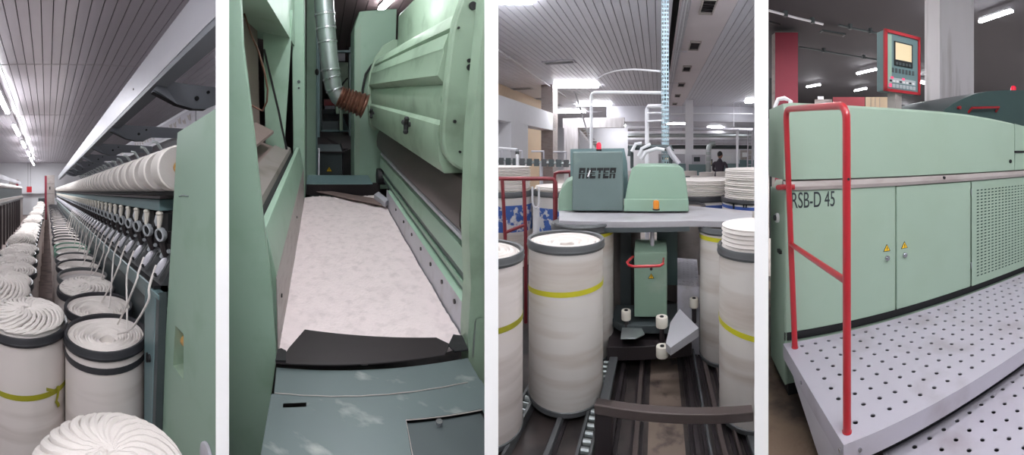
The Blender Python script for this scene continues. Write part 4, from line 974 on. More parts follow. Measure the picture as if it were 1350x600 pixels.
    for k, (x, y) in enumerate(((687, 117), (713, 130), (729, 139), (737, 82), (785, 148))):
        t = thing('ceiling_grille', f'small pale ceiling grille, {("by the partition above the white beam", "in the middle above the white beam", "at the far end above the white beam", "alone on the slats left of the first tube", "below the second tube")[k]}', 'vent', F.p(x, y, c=2.185), 'small grilles in the slatted ceiling')
        q = F.at(x, y, c=2.19); fr = MB()
        fr.box(F, (q[0] - .4, q[0] + .4), (q[1] - .16, q[1] - .12), (2.17, 2.198)); fr.box(F, (q[0] - .4, q[0] + .4), (q[1] + .12, q[1] + .16), (2.17, 2.198)); fr.box(F, (q[0] - .4, q[0] - .36), (q[1] - .16, q[1] + .16), (2.17, 2.198)); fr.box(F, (q[0] + .36, q[0] + .4), (q[1] - .16, q[1] + .16), (2.17, 2.198))
        fr.build('frame', 'ltsteel', t, smooth=0)
        MB().box(F, (q[0] - .36, q[0] + .36), (q[1] - .12, q[1] + .12), (2.185, 2.197)).build('opening', 'darksteel', t, smooth=0)

    # ---- red railing
    t = thing('guard_railing', 'dark red tubular railing in front of the peeling blue cans', 'railing', Q(692, fy(3.7), 3.7))
    d = 3.7
    MB().tube([Q(657.5, 235.5, d), Q(700, 235.5, d), Q(724, 235.5, d), Q(730, 236.5, d), Q(732.5, 241, d), Q(732.8, 250, d), Q(732, 305, d)], .02, 10).build('top_rail', 'dred', t)
    for x0, x1, y0, y1 in ((662, 666, 235.5, 312), (690.5, 693, 235.5, 312)): MB().tube([Q(x0, y0, d), Q(x1, y1, d), zz(Q(x1, y1, d), fz)], .018, 8).build('post', 'dred', t)
    MB().tube([Q(665, 307, d), Q(693, 296, d)], .016, 8).build('brace', 'dred', t)
    t = thing('guard_railing', 'short dark red rail against the grey cover', 'railing', Q(740, fy(4.2), 4.2))
    MB().tube([Q(752, 226.5, 4.2), Q(736, 227, 4.2), Q(731.5, 229, 4.2), Q(731, 234, 4.2), Q(731, 300, 4.2), zz(Q(731, 300, 4.2), fz)], .019, 10).build('rail', 'dred', t)
    MB().tube([Q(752, 226.5, 4.2), zz(Q(752, 300, 4.2), fz)], .019, 8).build('post', 'dred', t)
    t = thing('white_hose', 'white hose loop hanging between the two peeling blue cans', 'hose', Q(706, fy(4.4), 4.4))
    MB().tube([Q(702, 246, 4.4), Q(702, 267, 4.4), Q(703.5, 272, 4.4), Q(706.5, 274, 4.4), Q(709.5, 272, 4.4), Q(710.5, 266, 4.4), Q(710.5, 246, 4.4)], .012, 8).build('hose', 'white', t)
    MB().tube([zz(Q(707, 276, 4.45), fz), Q(707, 274, 4.45)], .04, 10).build('post', 'white', t)

    # ---- rails and roller tracks on the floor
    def track(label, a0, a1, b0, b1, rollers, m='darksteel'):
        t = thing('roller_track' if rollers else 'track_rail', label, 'conveyor' if rollers else 'rail', w((a0 + a1) / 2, (b0 + b1) / 2, -1.67))
        if rollers:
            for a in (a0, a1): 
                o = MB().box(F, (a - .008, a + .008), (b0, b1), (-1.67, -1.60)).build('side_rail', 'steel' if rollers == 2 else 'rim', t, smooth=0)
                if a0 < -.7: clip(o, CENTRE_E)
            n = int((b1 - b0) / .062)
            for i in range(n):
                b = b0 + .04 + i * .062
                q = w(a0, b, 0)
                if (q - CENTRE_E[0]).dot(CENTRE_E[1]) < .01: continue
                MB().cyl(w(a0 + .012, b, -1.625), w(a1 - .012, b, -1.625), .02, 10).build('roller', 'steel', t)
        else:
            o = MB().box(F, (a0, a1), (b0, b1), (-1.67, -1.61)).build('rail', m, t, bevel=.004)
            MB().box(F, (a0 - .02, a1 + .02), (b0, b1), (-1.67, -1.655)).build('rail_foot', 'blacksteel', t, smooth=0)
    track('roller track at the partition under the shaded can', -.87, -.80, 1.62, 3.4, 1)
    track('roller track between the lone tall can and the frame', -.43, -.36, 1.42, 3.9, 1)
    track('single rail under the middle of the lone tall can', -.605, -.575, 1.42, 4.2, 0, 'rim')
    track('dark rail along the tan floor strip on the trolley side of the frame', .20, .23, 1.42, 4.2, 0, 'blacksteel')
    track('dark rail beyond the tan floor strip, second from the strip', .34, .37, 1.5, 4.2, 0, 'brownsteel')
    track('rail nearest the stacked can, third from the strip', .50, .535, 1.6, 4.2, 0, 'rim')
    track('dark rail just inside the roller track under the trolley', -.28, -.25, 1.42, 4.2, 0, 'blacksteel')
    track('dark rail bordering the tan floor strip on the lone can side', -.14, -.11, 1.42, 4.2, 0, 'brownsteel')
    track('thin worn rail along the middle between the strip and the stacked can', .43, .445, 1.6, 4.2, 0, 'brownsteel')
    track('thin dark rail tight against the tan strip on its roller side', .275, .29, 1.5, 4.2, 0, 'rim')
    t = thing('floor_strip', 'worn tan strip of floor between the rails below the trolley', 'floor strip', w(.05, 2.2, -1.67))
    MB().box(F, (-.06, .15), (1.42, 3.2), (-1.67, -1.662)).build('strip', 'strip', t, smooth=0)
    # front frame
    t = thing('steel_frame', 'dark square tube frame crossing in front of the rails', 'frame', w(.1, 1.95, -1.67))
    A, B = Q(787, 524, 2.02), Q(991, 533, 1.98)
    dirn = (B - A).normalized(); nn = dirn.cross(U) * -1
    MB().prism([A, A - U * .05, A - U * .05 - nn * .06, A - nn * .06], B - A).build('cross_tube', 'brownsteel', t, bevel=.005)
    MB().prism([A + dirn * .0, A + dirn * .09, A + dirn * .09 - nn * .05, A - nn * .05], U * (fz - A.z)).build('post', 'blacksteel', t, bevel=.004)
    MB().box(F, (-.36, -.30), (2.1, 3.2), (-1.56, -1.52)).build('side_tube', 'rim', t, bevel=.004)
    MB().tube([w(-.33, 3.15, -1.53), w(-.33, 3.15, -1.67)], .02, 8).build('post', 'rim', t)
MARK = set(bpy.data.objects)
b3()
clip_hall(MARK, [CENTRE_E, EAST_W])
# =================================================================== HALL 4: pale green draw frame with a tread platform
def b4():
    F = F4; w = F.w
    R, N, U = F.r, F.f, Vector((0, 0, 1))
    wedge('floor_draw_frame_hall', F, 'floor_brown', -1.05, 1005.5, 1350 + 90, 0.5, 3.2, th=-0.1)
    wedge('floor_draw_frame_hall_far', F, 'floor_pale', -1.05, 1005.5, 1350 + 90, 3.2, 32, th=-0.1)  # deep floor made pale to throw light onto the ceiling
    wedge('ceiling_void_draw_frame_hall', F, 'groove', 2.32, 1005.5, 1350 + 160, 0.6, 32)
    slat_ceiling('ceiling_draw_frame_hall', F, 2.2, 0.0, 26, -6, 30, 0.16, 'slat_dark', 1003.8, 1003.8 + 2000, along='r')
    # end wall
    mb = MB(); mb.box(F, (-2, 28), (25.5, 25.7), (-1.05, 2.3)); o = struct('wall_draw_frame_end', mb, 'trimgrey', smooth=0); clip(o, EAST_E)

    # ---- the machine
    t = thing('draw_frame_machine', 'long pale green machine with red handrail before it and model lettering on its door', 'machine', w(1.0, 1.9, -1.05))
    foot = [(.463, 1.55), (.463, 1.80), (.60, 2.25), (3.0, 2.25), (3.0, 1.55)]
    inset = [(.475, 1.562), (.475, 1.79), (.61, 2.24), (2.99, 2.24), (2.99, 1.562)]
    MB().prism([w(a, b, -1.0) for a, b in inset], U * (1.0 - 0.17)).build('body', 'mint', t, smooth=0)
    MB().prism([w(a + .006, b, -1.05) for a, b in inset], U * 0.05).build('plinth', 'black', t, smooth=0)
    # left end skin with the latch
    e = MB().box(F, (.463, .475), (1.556, 1.80), (-1.0, -.17)).build('end_panel', 'mint', t, bevel=0.003)
    c = w(.463, 1.66, -.30)
    lk = MB().cyl(c + R * 0.0, c - R * .012, .022, 16).build('latch_plate', 'paper', e)
    MB().cyl(c - R * .01, c - R * .02, .013, 12).build('latch_core', 'ink', lk)
    MB().box(F, (.452, .463), (1.60, 1.64), (-.45, -.435)).build('slot', 'ink', e, smooth=0)
    # doors
    def door(name, a0, a1, c0, c1, lab=None):
        o = MB().box(F, (a0, a1), (1.55, 1.565), (c0, c1)).build(name, 'mint', t, bevel=0.004)
        if lab: o['label'] = lab
        return o
    d1 = door('door', .465, 1.019, -.775, -.166, 'door with the model lettering')
    d2 = door('door', 1.025, 1.530, -.775, -.170)
    MB().box(F, (.463, 3.0), (1.556, 1.57), (-.81, -.775)).build('kick_strip', 'black', t, smooth=0)
    text_mesh('RSB-D 45', .098, 'lettering', 'inkgrey', d1, w(.488, 1.549, -.243), R, U, xs=.535, ext=.001)
    for d, a in ((d1, .967), (d2, 1.070)):
        warning_sign(d, w(a, 1.549, -.468), R, U, -N, .023)
        k = MB(); q = w(a + .002, 1.55, -.512); k.cyl(q, q - N * .008, .012, 14); k.cyl(q - N * .008, q - N * .016, .007, 10)
        k.build('lock', 'chrome', d)
    # hinge line between door and grille
    for cc in (-.25, -.67):
        q = w(1.534, 1.548, cc); MB().cyl(q, q + U * .035, .005, 8).build('hinge', 'steel', d2)
    # perforated grille panel: staggered slots
    g = MB(); a0, a1, c0, c1 = 1.540, 2.9, -.775, -.172
    pa, pc = .032, .0185
    # solid margins
    ga0, gc0 = a0 + .035, c0 + .04
    na, nc = int((a1 - .02 - ga0) / pa), int((c1 - .03 - gc0) / pc)
    ga1, gc1 = ga0 + na * pa, gc0 + nc * pc
    for (x0, x1, y0, y1) in ((a0, ga0, c0, c1), (ga1, a1, c0, c1), (ga0, ga1, c0, gc0), (ga0, ga1, gc1, c1)):
        g.add([w(x0, 1.55, y0), w(x1, 1.55, y0), w(x1, 1.55, y1), w(x0, 1.55, y1)], [(0, 1, 2, 3)])
    for i in range(nc):
        for j in range(na):
            x0 = ga0 + j * pa; y0 = gc0 + i * pc; off = pa * .5 * (i % 2)
            cx = x0 + pa / 2; cy = y0 + pc / 2
            sl = [(cx - .0105, cy - .0035), (cx + .0075, cy - .0035), (cx + .0105, cy + .0035), (cx - .0075, cy + .0035)]
            ou = [(x0, y0), (x0 + pa, y0), (x0 + pa, y0 + pc), (x0, y0 + pc)]
            g.add([w(x, 1.55, y) for x, y in ou] + [w(x, 1.55, y) for x, y in sl], [(k, (k + 1) % 4, 4 + (k + 1) % 4, 4 + k) for k in range(4)])
    gp = g.build('grille_panel', 'mint', t, smooth=0)
    MB().box(F, (a0 + .01, a1), (1.5605, 1.5615), (c0 + .01, c1 - .01)).build('grille_backing', 'petrol', gp, smooth=0)
    # trim rail below the hood
    tr = MB().prism([w(.463 - .008, b, c) for b, c in ((1.57, -.166), (1.543, -.166), (1.538, -.15), (1.545, -.128), (1.57, -.122))], R * 2.55).build('trim_rail', 'trimgrey', t, smooth=20)
    q = w(1.322, 1.54, -.14); MB().cyl(q + N * .005, q - N * .004, .008, 12).build('plug', 'black', tr)
    # pinkish grab bar end at left
    MB().tube([w(.44, 1.58, -.155), w(.448, 1.545, -.15), w(.50, 1.53, -.150)], .012, 10).build('grab_bar', 'red', t)
    # hood with rounded front end
    cur = [(.455, .205), (.50, .211), (1.0, .212), (1.3, .215), (1.5, .212), (1.7, .202), (1.9, .186), (1.925, .183)]
    h = MB()
    for bq, ins in ((1.535, 0), ):
        pts = [w(a, 1.545 + (0.018 if 0 else 0), c) for a, c in cur]
    rows = []
    for k, (db, dc) in enumerate(((0.0, None), (0.0, -0.012), (0.012, 0.0), (0.25, 0.0))):
        rows.append([w(a, 1.545 + db, (-.12 if dc is None else c + dc)) for a, c in cur])
    h.sheet(rows)
    # end cap of the hood, chamfered along the wall
    for a in (cur[0],):
        h.add([w(.455, 1.545, -.12), w(.455, 1.545, .193), w(.455, 1.557, .205), w(.455, 1.795, .205), w(.455, 1.795, -.12)], [(0, 1, 2, 3, 4)])
    h.add([w(cur[-1][0], 1.545, -.12), w(cur[-1][0], 1.545, cur[-1][1] - .012), w(cur[-1][0], 1.557, cur[-1][1]), w(cur[-1][0], 1.795, cur[-1][1]), w(cur[-1][0], 1.795, -.12)], [(0, 1, 2, 3, 4)])
    h.add([w(.455, 1.795, -.12), w(.455, 1.795, .205), w(1.925, 1.795, .183), w(1.925, 1.795, -.12)], [(0, 1, 2, 3)])
    hd = h.build('hood', 'mint', t, smooth=25)
    q = w(1.883, 1.544, -.062); MB().cyl(q, q - N * .004, .012, 12).build('hole_plug', 'black', hd)
    h2 = MB(); cur2 = [(1.933, .182), (2.05, .168), (2.2, .145), (2.5, .08), (2.9, -.02)]
    h2.prism([w(a, 1.545, c) for a, c in [(1.933, -.12)] + cur2 + [(2.9, -.12)]], N * .25)
    hx = h2.build('front_hood', 'mint', t, smooth=25)
    MB().box(F, (1.926, 2.7), (1.540, 1.56), (-.008, .006)).build('hood_slot', 'black', hx, smooth=0)

    # ---- control panel on a post
    t = thing('control_console', 'red framed grey control panel with lit screen on a post above the pale green machine', 'control panel', Q(1186, 140, 2.4))
    TL, TR, BR, BL = Q(1165, 38, 2.25), Q(1212, 50, 2.43), Q(1206, 126, 2.43), Q(1163, 120, 2.25)
    BL = TL + Vector((0, 0, BL.z - TL.z)); BR = TR + Vector((0, 0, BR.z - TR.z))
    rt = (TR - TL); W = rt.length; rt.normalize(); H = TL.z - BL.z; out = U.cross(rt).normalized() * -1
    if out.dot(EYE - TL) < 0: out = -out
    def pp(u, v, o=0.0): return BL + rt * (u * W) + U * (v * H) + out * o
    def slab(u0, u1, v0, v1, o0, o1): return MB().hexa([pp(u, v, o) for v in (v0, v1) for o in (o0, o1) for u in (u0, u1)])
    slab(0.01, .99, .01, .99, -.075, 0).build('casing', 'bluegrey', t, bevel=.004)
    fr = MB()
    for u0, u1, v0, v1 in ((0, 1, .95, 1), (0, 1, 0, .045), (0, .07, .0, 1), (.94, 1, .0, 1)): fr.hexa([pp(u, v, o) for v in (v0, v1) for o in (-.004, .012) for u in (u0, u1)])
    fr.build('frame', 'red', t, smooth=0)
    face = slab(.07, .94, .045, .95, 0, .004).build('face_plate', 'bluegrey', t, smooth=0)
    slab(.10, .20, .08, .93, .004, .005).build('side_strip', 'mint_side', face, smooth=0)
    bz = slab(.26, .78, .44, .84, .004, .008).build('screen_bezel', 'ink', face, smooth=0)
    slab(.295, .745, .54, .82, .008, .009).build('screen', 'screen', bz, smooth=0)
    for i in range(5): slab(.30 + .09 * i, .36 + .09 * i, .455, .5, .008, .011).build('soft_key', 'darksteel', bz, smooth=0)
    for i in range(7): slab(.2 + .095 * i, .255 + .095 * i, .32, .395, .004, .007).build('key', 'darksteel', face, smooth=0)
    kp = slab(.12, .87, .155, .235, .004, .006).build('key_row', 'keys', face, smooth=0)
    for i in range(8): slab(.14 + .09 * i, .2 + .09 * i, .165, .195, .006, .008).build('key', 'paper' if i % 3 else 'inkgrey', kp, smooth=0)
    for u in (.17, .48): slab(u, u + .07, .215, .25, .005, .009).build('indicator', 'pinklit', face, smooth=0)
    for i in range(8): slab(.12 + .095 * i, .195 + .095 * i, .075, .135, .004, .008).build('key', 'pinklit' if i == 0 else 'keys', face, smooth=0)
    b0 = pp(.4, 0, -.04)
    MB().wbox((b0.x - .035, b0.x + .035), (b0.y - .03, b0.y + .03), (EYE.z - 1.05, b0.z + .01)).build('post', 'trimgrey', t, smooth=0)

    # ---- dark green hooded machine behind
    t = thing('hooded_machine', 'dark grey green machine with a curved hood standing behind the pale green machine', 'machine', w(2.2, 2.9, -1.05))
    prof = [F.at(*p, b=2.35) for p in ((1240, 152), (1248, 143), (1258, 136), (1270, 130), (1285, 124), (1302, 120.5), (1325, 119), (1350, 119))]
    last = prof[-1]
    pts = [Vector((p[0], 2.35, p[2])) for p in prof] + [Vector((3.6, 2.35, last[2] + .02)), Vector((3.6, 2.35, -1.0)), Vector((prof[0][0], 2.35, -1.0))]
    MB().prism([w(*p) for p in pts], N * .02).build('front_plate', 'petrol', t, smooth=0)
    inn = [Vector((p[0], 2.37, p[2])) for p in pts]
    hb = MB().prism([w(*p) for p in inn], N * 1.1).build('curved_hood', 'darksteel', t, smooth=30)
    MB().box(F, (prof[0][0] + .03, 3.5), (2.38, 3.4), (-1.05, -1.0)).build('plinth', 'black', t, smooth=0)
    hpts = [F.at(*p, b=2.31) for p in ((1281, 148), (1281, 142.5), (1317, 141.5), (1317, 147))]
    hpts[0][1] = 2.35; hpts[3][1] = 2.35
    MB().tube([w(*hpts[0]), w(*hpts[1]), w(*hpts[2]), w(*hpts[3])], .011, 10).build('handle', 'red', t)
    q = F.p(1264, 142, b=2.34); MB().cyl(q + N * .01, q - N * .02, .014, 12).build('push_button', 'red', t)
    q = F.p(1336, 119, b=2.6); lm = MB().lathe(q - U * .02, U, [(0, 0), (.028, 0), (.03, .02), (.03, .05), (.02, .066), (0, .07)], 18).build('beacon', 'redplastic', t)
    # vent slits in the curved hood
    # ---- distant machines seen over the hood
    t = thing('distant_machine', 'maroon and grey machine far behind the control panel post', 'machine', Q(1120, 170, 7.0))
    zf = EYE.z - 1.05
    def dbox(x0, x1, y0, y1, d, m, name, par, dep=.5):
        p0, p1 = Q(x0, y1, d), Q(x1, y1, d); z1 = Q(x0, y0, d).z
        back = pxray((x0 + x1) / 2, CY) * dep
        return MB().prism([p0, p1, p1 + back, p0 + back], U * (z1 - p0.z)).build(name, m, par, smooth=0)
    dbox(1098, 1140, 128, 260, 7.0, 'dred', 'body', t)
    dbox(1074, 1097, 131, 260, 7.1, 'trimgrey', 'side_unit', t)
    dbox(1078, 1086, 127, 131, 7.05, 'white', 'top_tray', t)
    t = thing('shelf_cabinet', 'cream panelled cabinet just beside the control panel post', 'cabinet', Q(1154, 170, 5.6))
    b = dbox(1141, 1172, 128, 280, 5.6, 'cream', 'body', t)
    for i in range(3): dbox(1147.5 + 6 * i, 1148.1 + 6 * i, 129, 279, 5.59, 'trimgrey', 'panel_joint', b, dep=.02)
    t = thing('distant_duct', 'pale rounded duct over the far end of the green machine', 'duct', Q(1035, 150, 5.2))
    MB().tube([Q(1022, 190, 5.2), Q(1022, 140, 5.2), Q(1026, 131, 5.2), Q(1034, 129.5, 5.2), Q(1042, 133, 5.2), Q(1044, 190, 5.2)], .03, 10).build('pipe', 'white', t)
    t = thing('dark_post', 'black upright post by the partition next to the red pillar', 'post', Q(1015, 270, 4.6))
    MB().prism([Q(1014.2, 330, 4.6), Q(1017.5, 330, 4.6), Q(1017.5, 330, 4.7), Q(1014.2, 330, 4.7)], U * (Q(0, 103, 4.6).z - Q(0, 330, 4.6).z)).build('shaft', 'black', t, smooth=0)
    # ---- pillars
    def pillar(name, px0, px1, d, m, dep, corner=None):
        zb = EYE.z - 1.05; zt = EYE.z + 2.2
        A, B = Q(px0, CY, d), Q(px1, CY, d); back = pxray((px0 + px1) / 2, CY) * dep
        return A, B, back, zb, zt
    A, B, back, zb, zt = pillar('p', 1022, 1052, 7, 'maroon', .4)
    for v in (A, B): v.z = zb
    o = struct('pillar_red', MB().prism([A, B, B + back, A + back], U * (zt - zb)), 'maroon', smooth=0)
    A2 = Q(1017.5, CY, 7.15); A2.z = zb
    struct('pillar_red_edge', MB().prism([A2, A + back * .05 - (B - A).normalized() * .005, A + back - (B - A).normalized() * .005, A2 + back], U * (zt - zb)), 'trimgrey', smooth=0)
    L, C, Rr = Q(1219, CY, 4.35), Q(1239, CY, 4.1), Q(1284, CY, 4.3)
    for v in (L, C, Rr): v.z = zb
    struct('pillar_white', MB().prism([L, C, Rr, Rr + L - C], U * (zt - zb)), 'pillar', smooth=0)
    # ---- ceiling lights, pipes and grilles
    G = 'fluorescent fittings over the draw frames'
    def lt(p, q, e, lab):
        a = F.at(*p, c=2.14); b = F.at(*q, c=2.14)
        tube_light('ceiling_light', lab, w(*a), w(*b), G, w=.04, energy=e * 4.5)
    lt((1292, 30), (1334, 16), 60, 'bright fluorescent tube beside the white pillar')
    lt((1130, 98), (1155, 92.5), 60, 'lit fluorescent tube between red pillar and control panel')
    lt((1064, 115.5), (1081, 112.5), 60, 'lit fluorescent tube just past the red pillar')
    lt((1127, 120.5), (1142, 117.5), 60, 'small far fluorescent tube below the longer one beside the control panel')
    # lamps of the same rows that stand behind the viewer
    tube_light('ceiling_light', 'fluorescent tube above and behind the viewer over the platform', w(.9, -.6, 2.14), w(2.3, -.6, 2.14), G, w=.012, energy=20)
    tube_light('ceiling_light', 'fluorescent tube above and behind the viewer at the platform end', w(2.6, -.2, 2.14), w(4.0, -.2, 2.14), G, w=.012, energy=16)
    for a, b, lab in ((7.5, 4.0, 'fluorescent tube out of view to the side, nearest the hooded machine'), (11, 7, 'fluorescent tube out of view to the side, middle one of three'), (15, 10, 'fluorescent tube out of view to the side, deepest of three'), (3.75, 4.6, 'fluorescent tube hidden behind the white pillar')):  # unseen tubes added to brighten the dark ceiling
        tube_light('ceiling_light', lab, w(a, b, 1.2 if a > 7 else 2.06), w(a + (1.6 if a > 7 else .55), b, 1.2 if a > 7 else 2.06), G, w=(.09 if a > 7 else .06), energy=420)
    for i, (p, q, lab) in enumerate((((1014, 14), (1085, 32), 'thin white conduit under the dark ceiling above the red pillar'), ((1054, 62), (1160, 79.5), 'dark conduit crossing the ceiling from red pillar to control panel'), ((1105, 33), (1158, 44), 'dark conduit above the ceiling grille'))):
        t = thing('conduit', lab, 'conduit', F.p(*p, c=2.15))
        MB().tube([F.p(*p, c=2.15), F.p((p[0] + q[0]) / 2, (p[1] + q[1]) / 2 + .5, c=2.15), F.p(*q, c=2.15)], .02, 8).build('pipe', 'white' if i == 0 else 'darksteel', t)
        for s in (.3, .8):
            m = F.p(p[0] + (q[0] - p[0]) * s, p[1] + (q[1] - p[1]) * s, c=2.15)
            MB().wbox((m.x - .03, m.x + .03), (m.y - .03, m.y + .03), (m.z - .03, m.z + .06)).build('clip', 'darksteel', t, smooth=0)
    t = thing('ceiling_grille', 'black ceiling vent strip between red pillar and control panel', 'vent', F.p(1098, 44, c=2.19))
    a, b, c_, d = F.at(1080, 41, c=2.19), F.at(1112, 47, c=2.19), F.at(1115, 44, c=2.19), F.at(1084, 38.5, c=2.19)
    fr = MB().prism([w(*a), w(*b), w(*c_), w(*d)], U * -.03).build('frame', 'darksteel', t, smooth=0)
    ctr = (w(*a) + w(*b) + w(*c_) + w(*d)) / 4
    MB().prism([ctr + (w(*q) - ctr) * .85 + U * -.03 for q in (a, b, c_, d)], U * -.004).build('slot', 'black', fr, smooth=0)
    t = thing('ceiling_grille', 'short black ceiling vent near the top beside the partition', 'vent', F.p(1020, 31, c=2.19))
    a, b, c_, d = F.at(1013.5, 28.5, c=2.19), F.at(1027, 33, c=2.19), F.at(1029, 31, c=2.19), F.at(1013.5, 26.5, c=2.19)
    MB().prism([w(*q) for q in (a, b, c_, d)], U * -.03).build('frame', 'black', t, smooth=0)

    # ---- tread platform with handrail
    t = thing('access_platform', 'perforated pale grey step platform with red handrail along the green machine', 'step platform', w(1.4, 1.2, -1.05))
    def tread(name, a0, a1, b0, b1, c, lip, ha, hb, nb, na, r):
        mb = MB(); p = .0605
        ga0, gb0 = ha - p / 2, hb - p / 2
        ga1, gb1 = ga0 + na * p, gb0 + nb * p
        for (x0, x1, y0, y1) in ((a0, ga0, b0, b1), (ga1, a1, b0, b1), (ga0, ga1, b0, gb0), (ga0, ga1, gb1, b1)):
            if x1 - x0 > .001 and y1 - y0 > .001: mb.add([w(x0, y0, c), w(x1, y0, c), w(x1, y1, c), w(x0, y1, c)], [(0, 1, 2, 3)])
        K = 12
        for i in range(nb):
            for j in range(na):
                cx, cy = ga0 + (j + .5) * p, gb0 + (i + .5) * p
                inner = []; outer = []
                for k in range(K):
                    an = 2 * PI * (k + .5) / K
                    inner.append((cx + r * math.cos(an), cy + r * math.sin(an)))
                    s = (p / 2) / max(abs(math.cos(an)), abs(math.sin(an)))
                    outer.append((cx + s * math.cos(an), cy + s * math.sin(an)))
                vs = [w(x, y, c) for x, y in inner] + [w(x, y, c) for x, y in outer] + [w(cx + (x - cx) * 1.05, cy + (y - cy) * 1.05, c - .004) for x, y in inner]
                mb.add(vs, [(k, (k + 1) % K, K + (k + 1) % K, K + k) for k in range(K)] + [(k, 2 * K + k, 2 * K + (k + 1) % K, (k + 1) % K) for k in range(K)])
        # skirt
        q = [(a0, b0), (a1, b0), (a1, b1), (a0, b1)]
        for k in range(4):
            A, B = q[k], q[(k + 1) % 4]
            mb.add([w(*A, c), w(*B, c), w(*B, c - lip), w(*A, c - lip)], [(0, 1, 2, 3)])
        o = mb.build(name, 'platform', t, smooth=0)
        return o
    up = tread('upper_tread', .450, 2.95, .945, 1.535, -.81, .06, .519, 1.009, 9, 40, .0082)
    MB().box(F, (.46, 2.94), (.955, 1.52), (-.875, -.87)).build('dark_under_tread', 'black', up, smooth=0)  # black sheet that makes the space under the holes look dark
    lo = tread('lower_tread', .61, 2.95, .42, 1.0, -.93, .05, .705, .48, 9, 36, .0082)
    MB().box(F, (.65, 2.94), (.43, .98), (-.985, -.98)).build('dark_under_tread', 'black', lo, smooth=0)  # same black sheet for the dark below the lower holes
    sp = MB().prism([w(.458, .952, -.87), w(.458, 1.45, -.87), w(.458, 1.40, -.90), w(.458, 1.14, -1.0), w(.458, 1.07, -1.05), w(.458, .952, -1.05)], R * .012).build('side_plate', 'ltsteel', t, smooth=0)
    MB().box(F, (.47, 2.94), (1.0, 1.01), (-1.05, -.87)).build('dark_gap_sheet', 'black', t, smooth=0)  # black sheet standing for the shade in the open step front
    MB().box(F, (.615, .627), (.43, .98), (-1.05, -.98)).build('side_plate', 'ltsteel', t, smooth=0)
    for b in (.965, 1.30):
        q = w(.45, b, -.838); MB().cyl(q, q - R * .004, .006, 10).build('bolt', 'chrome', sp)
    q = w(.50, .945, -.84); MB().cyl(q, q - N * .004, .006, 10).build('bolt', 'chrome', up)
    # handrail
    ft, nt = F.at(1036, 144, b=1.49), F.at(1116, 139, b=.985)
    fb, nb_ = Vector((.487, 1.49, -.81)), Vector((.480, .985, -.81))
    def arc(p, q, r_, s): return [q + (p - q).normalized() * r_, q]
    path = [w(*fb), w(*(fb + (ft - fb) * .5))]
    FT, NT, FB, NB = w(*ft), w(*nt), w(*fb), w(*nb_)
    path = [FB]
    def corner(P, C, Nx, rad, k=6):
        d1 = (P - C).normalized(); d2 = (Nx - C).normalized(); out_ = []
        for i in range(k + 1):
            s = i / k; out_.append((C + d1 * rad) * (1 - s) ** 2 + C * 2 * s * (1 - s) + (C + d2 * rad) * s ** 2)
        return out_
    path += corner(FB, FT, NT, .045) + corner(FT, NT, NB, .045) + [NB]
    hr = MB().tube(path, .0122, 14).build('handrail', 'red', t)
    x1 = FB + (FT - FB) * ((-.38 + .81) / (ft[2] + .81)); x2 = NB + (NT - NB) * ((-.375 + .81) / (nt[2] + .81))
    MB().tube([x1, x2], .0105, 12).build('cross_bar', 'red', hr)
    q = NB + (NT - NB) * .775 - N * .0; MB().cyl(q - N * .0105, q - N * .014, .004, 8).build('bolt', 'ink', hr)
    for P in (FB, NB): MB().cyl(P, P + U * .003, .0145, 14).build('foot_weld', 'red', hr)
MARK = set(bpy.data.objects)
b4()
clip_hall(MARK, [EAST_E])
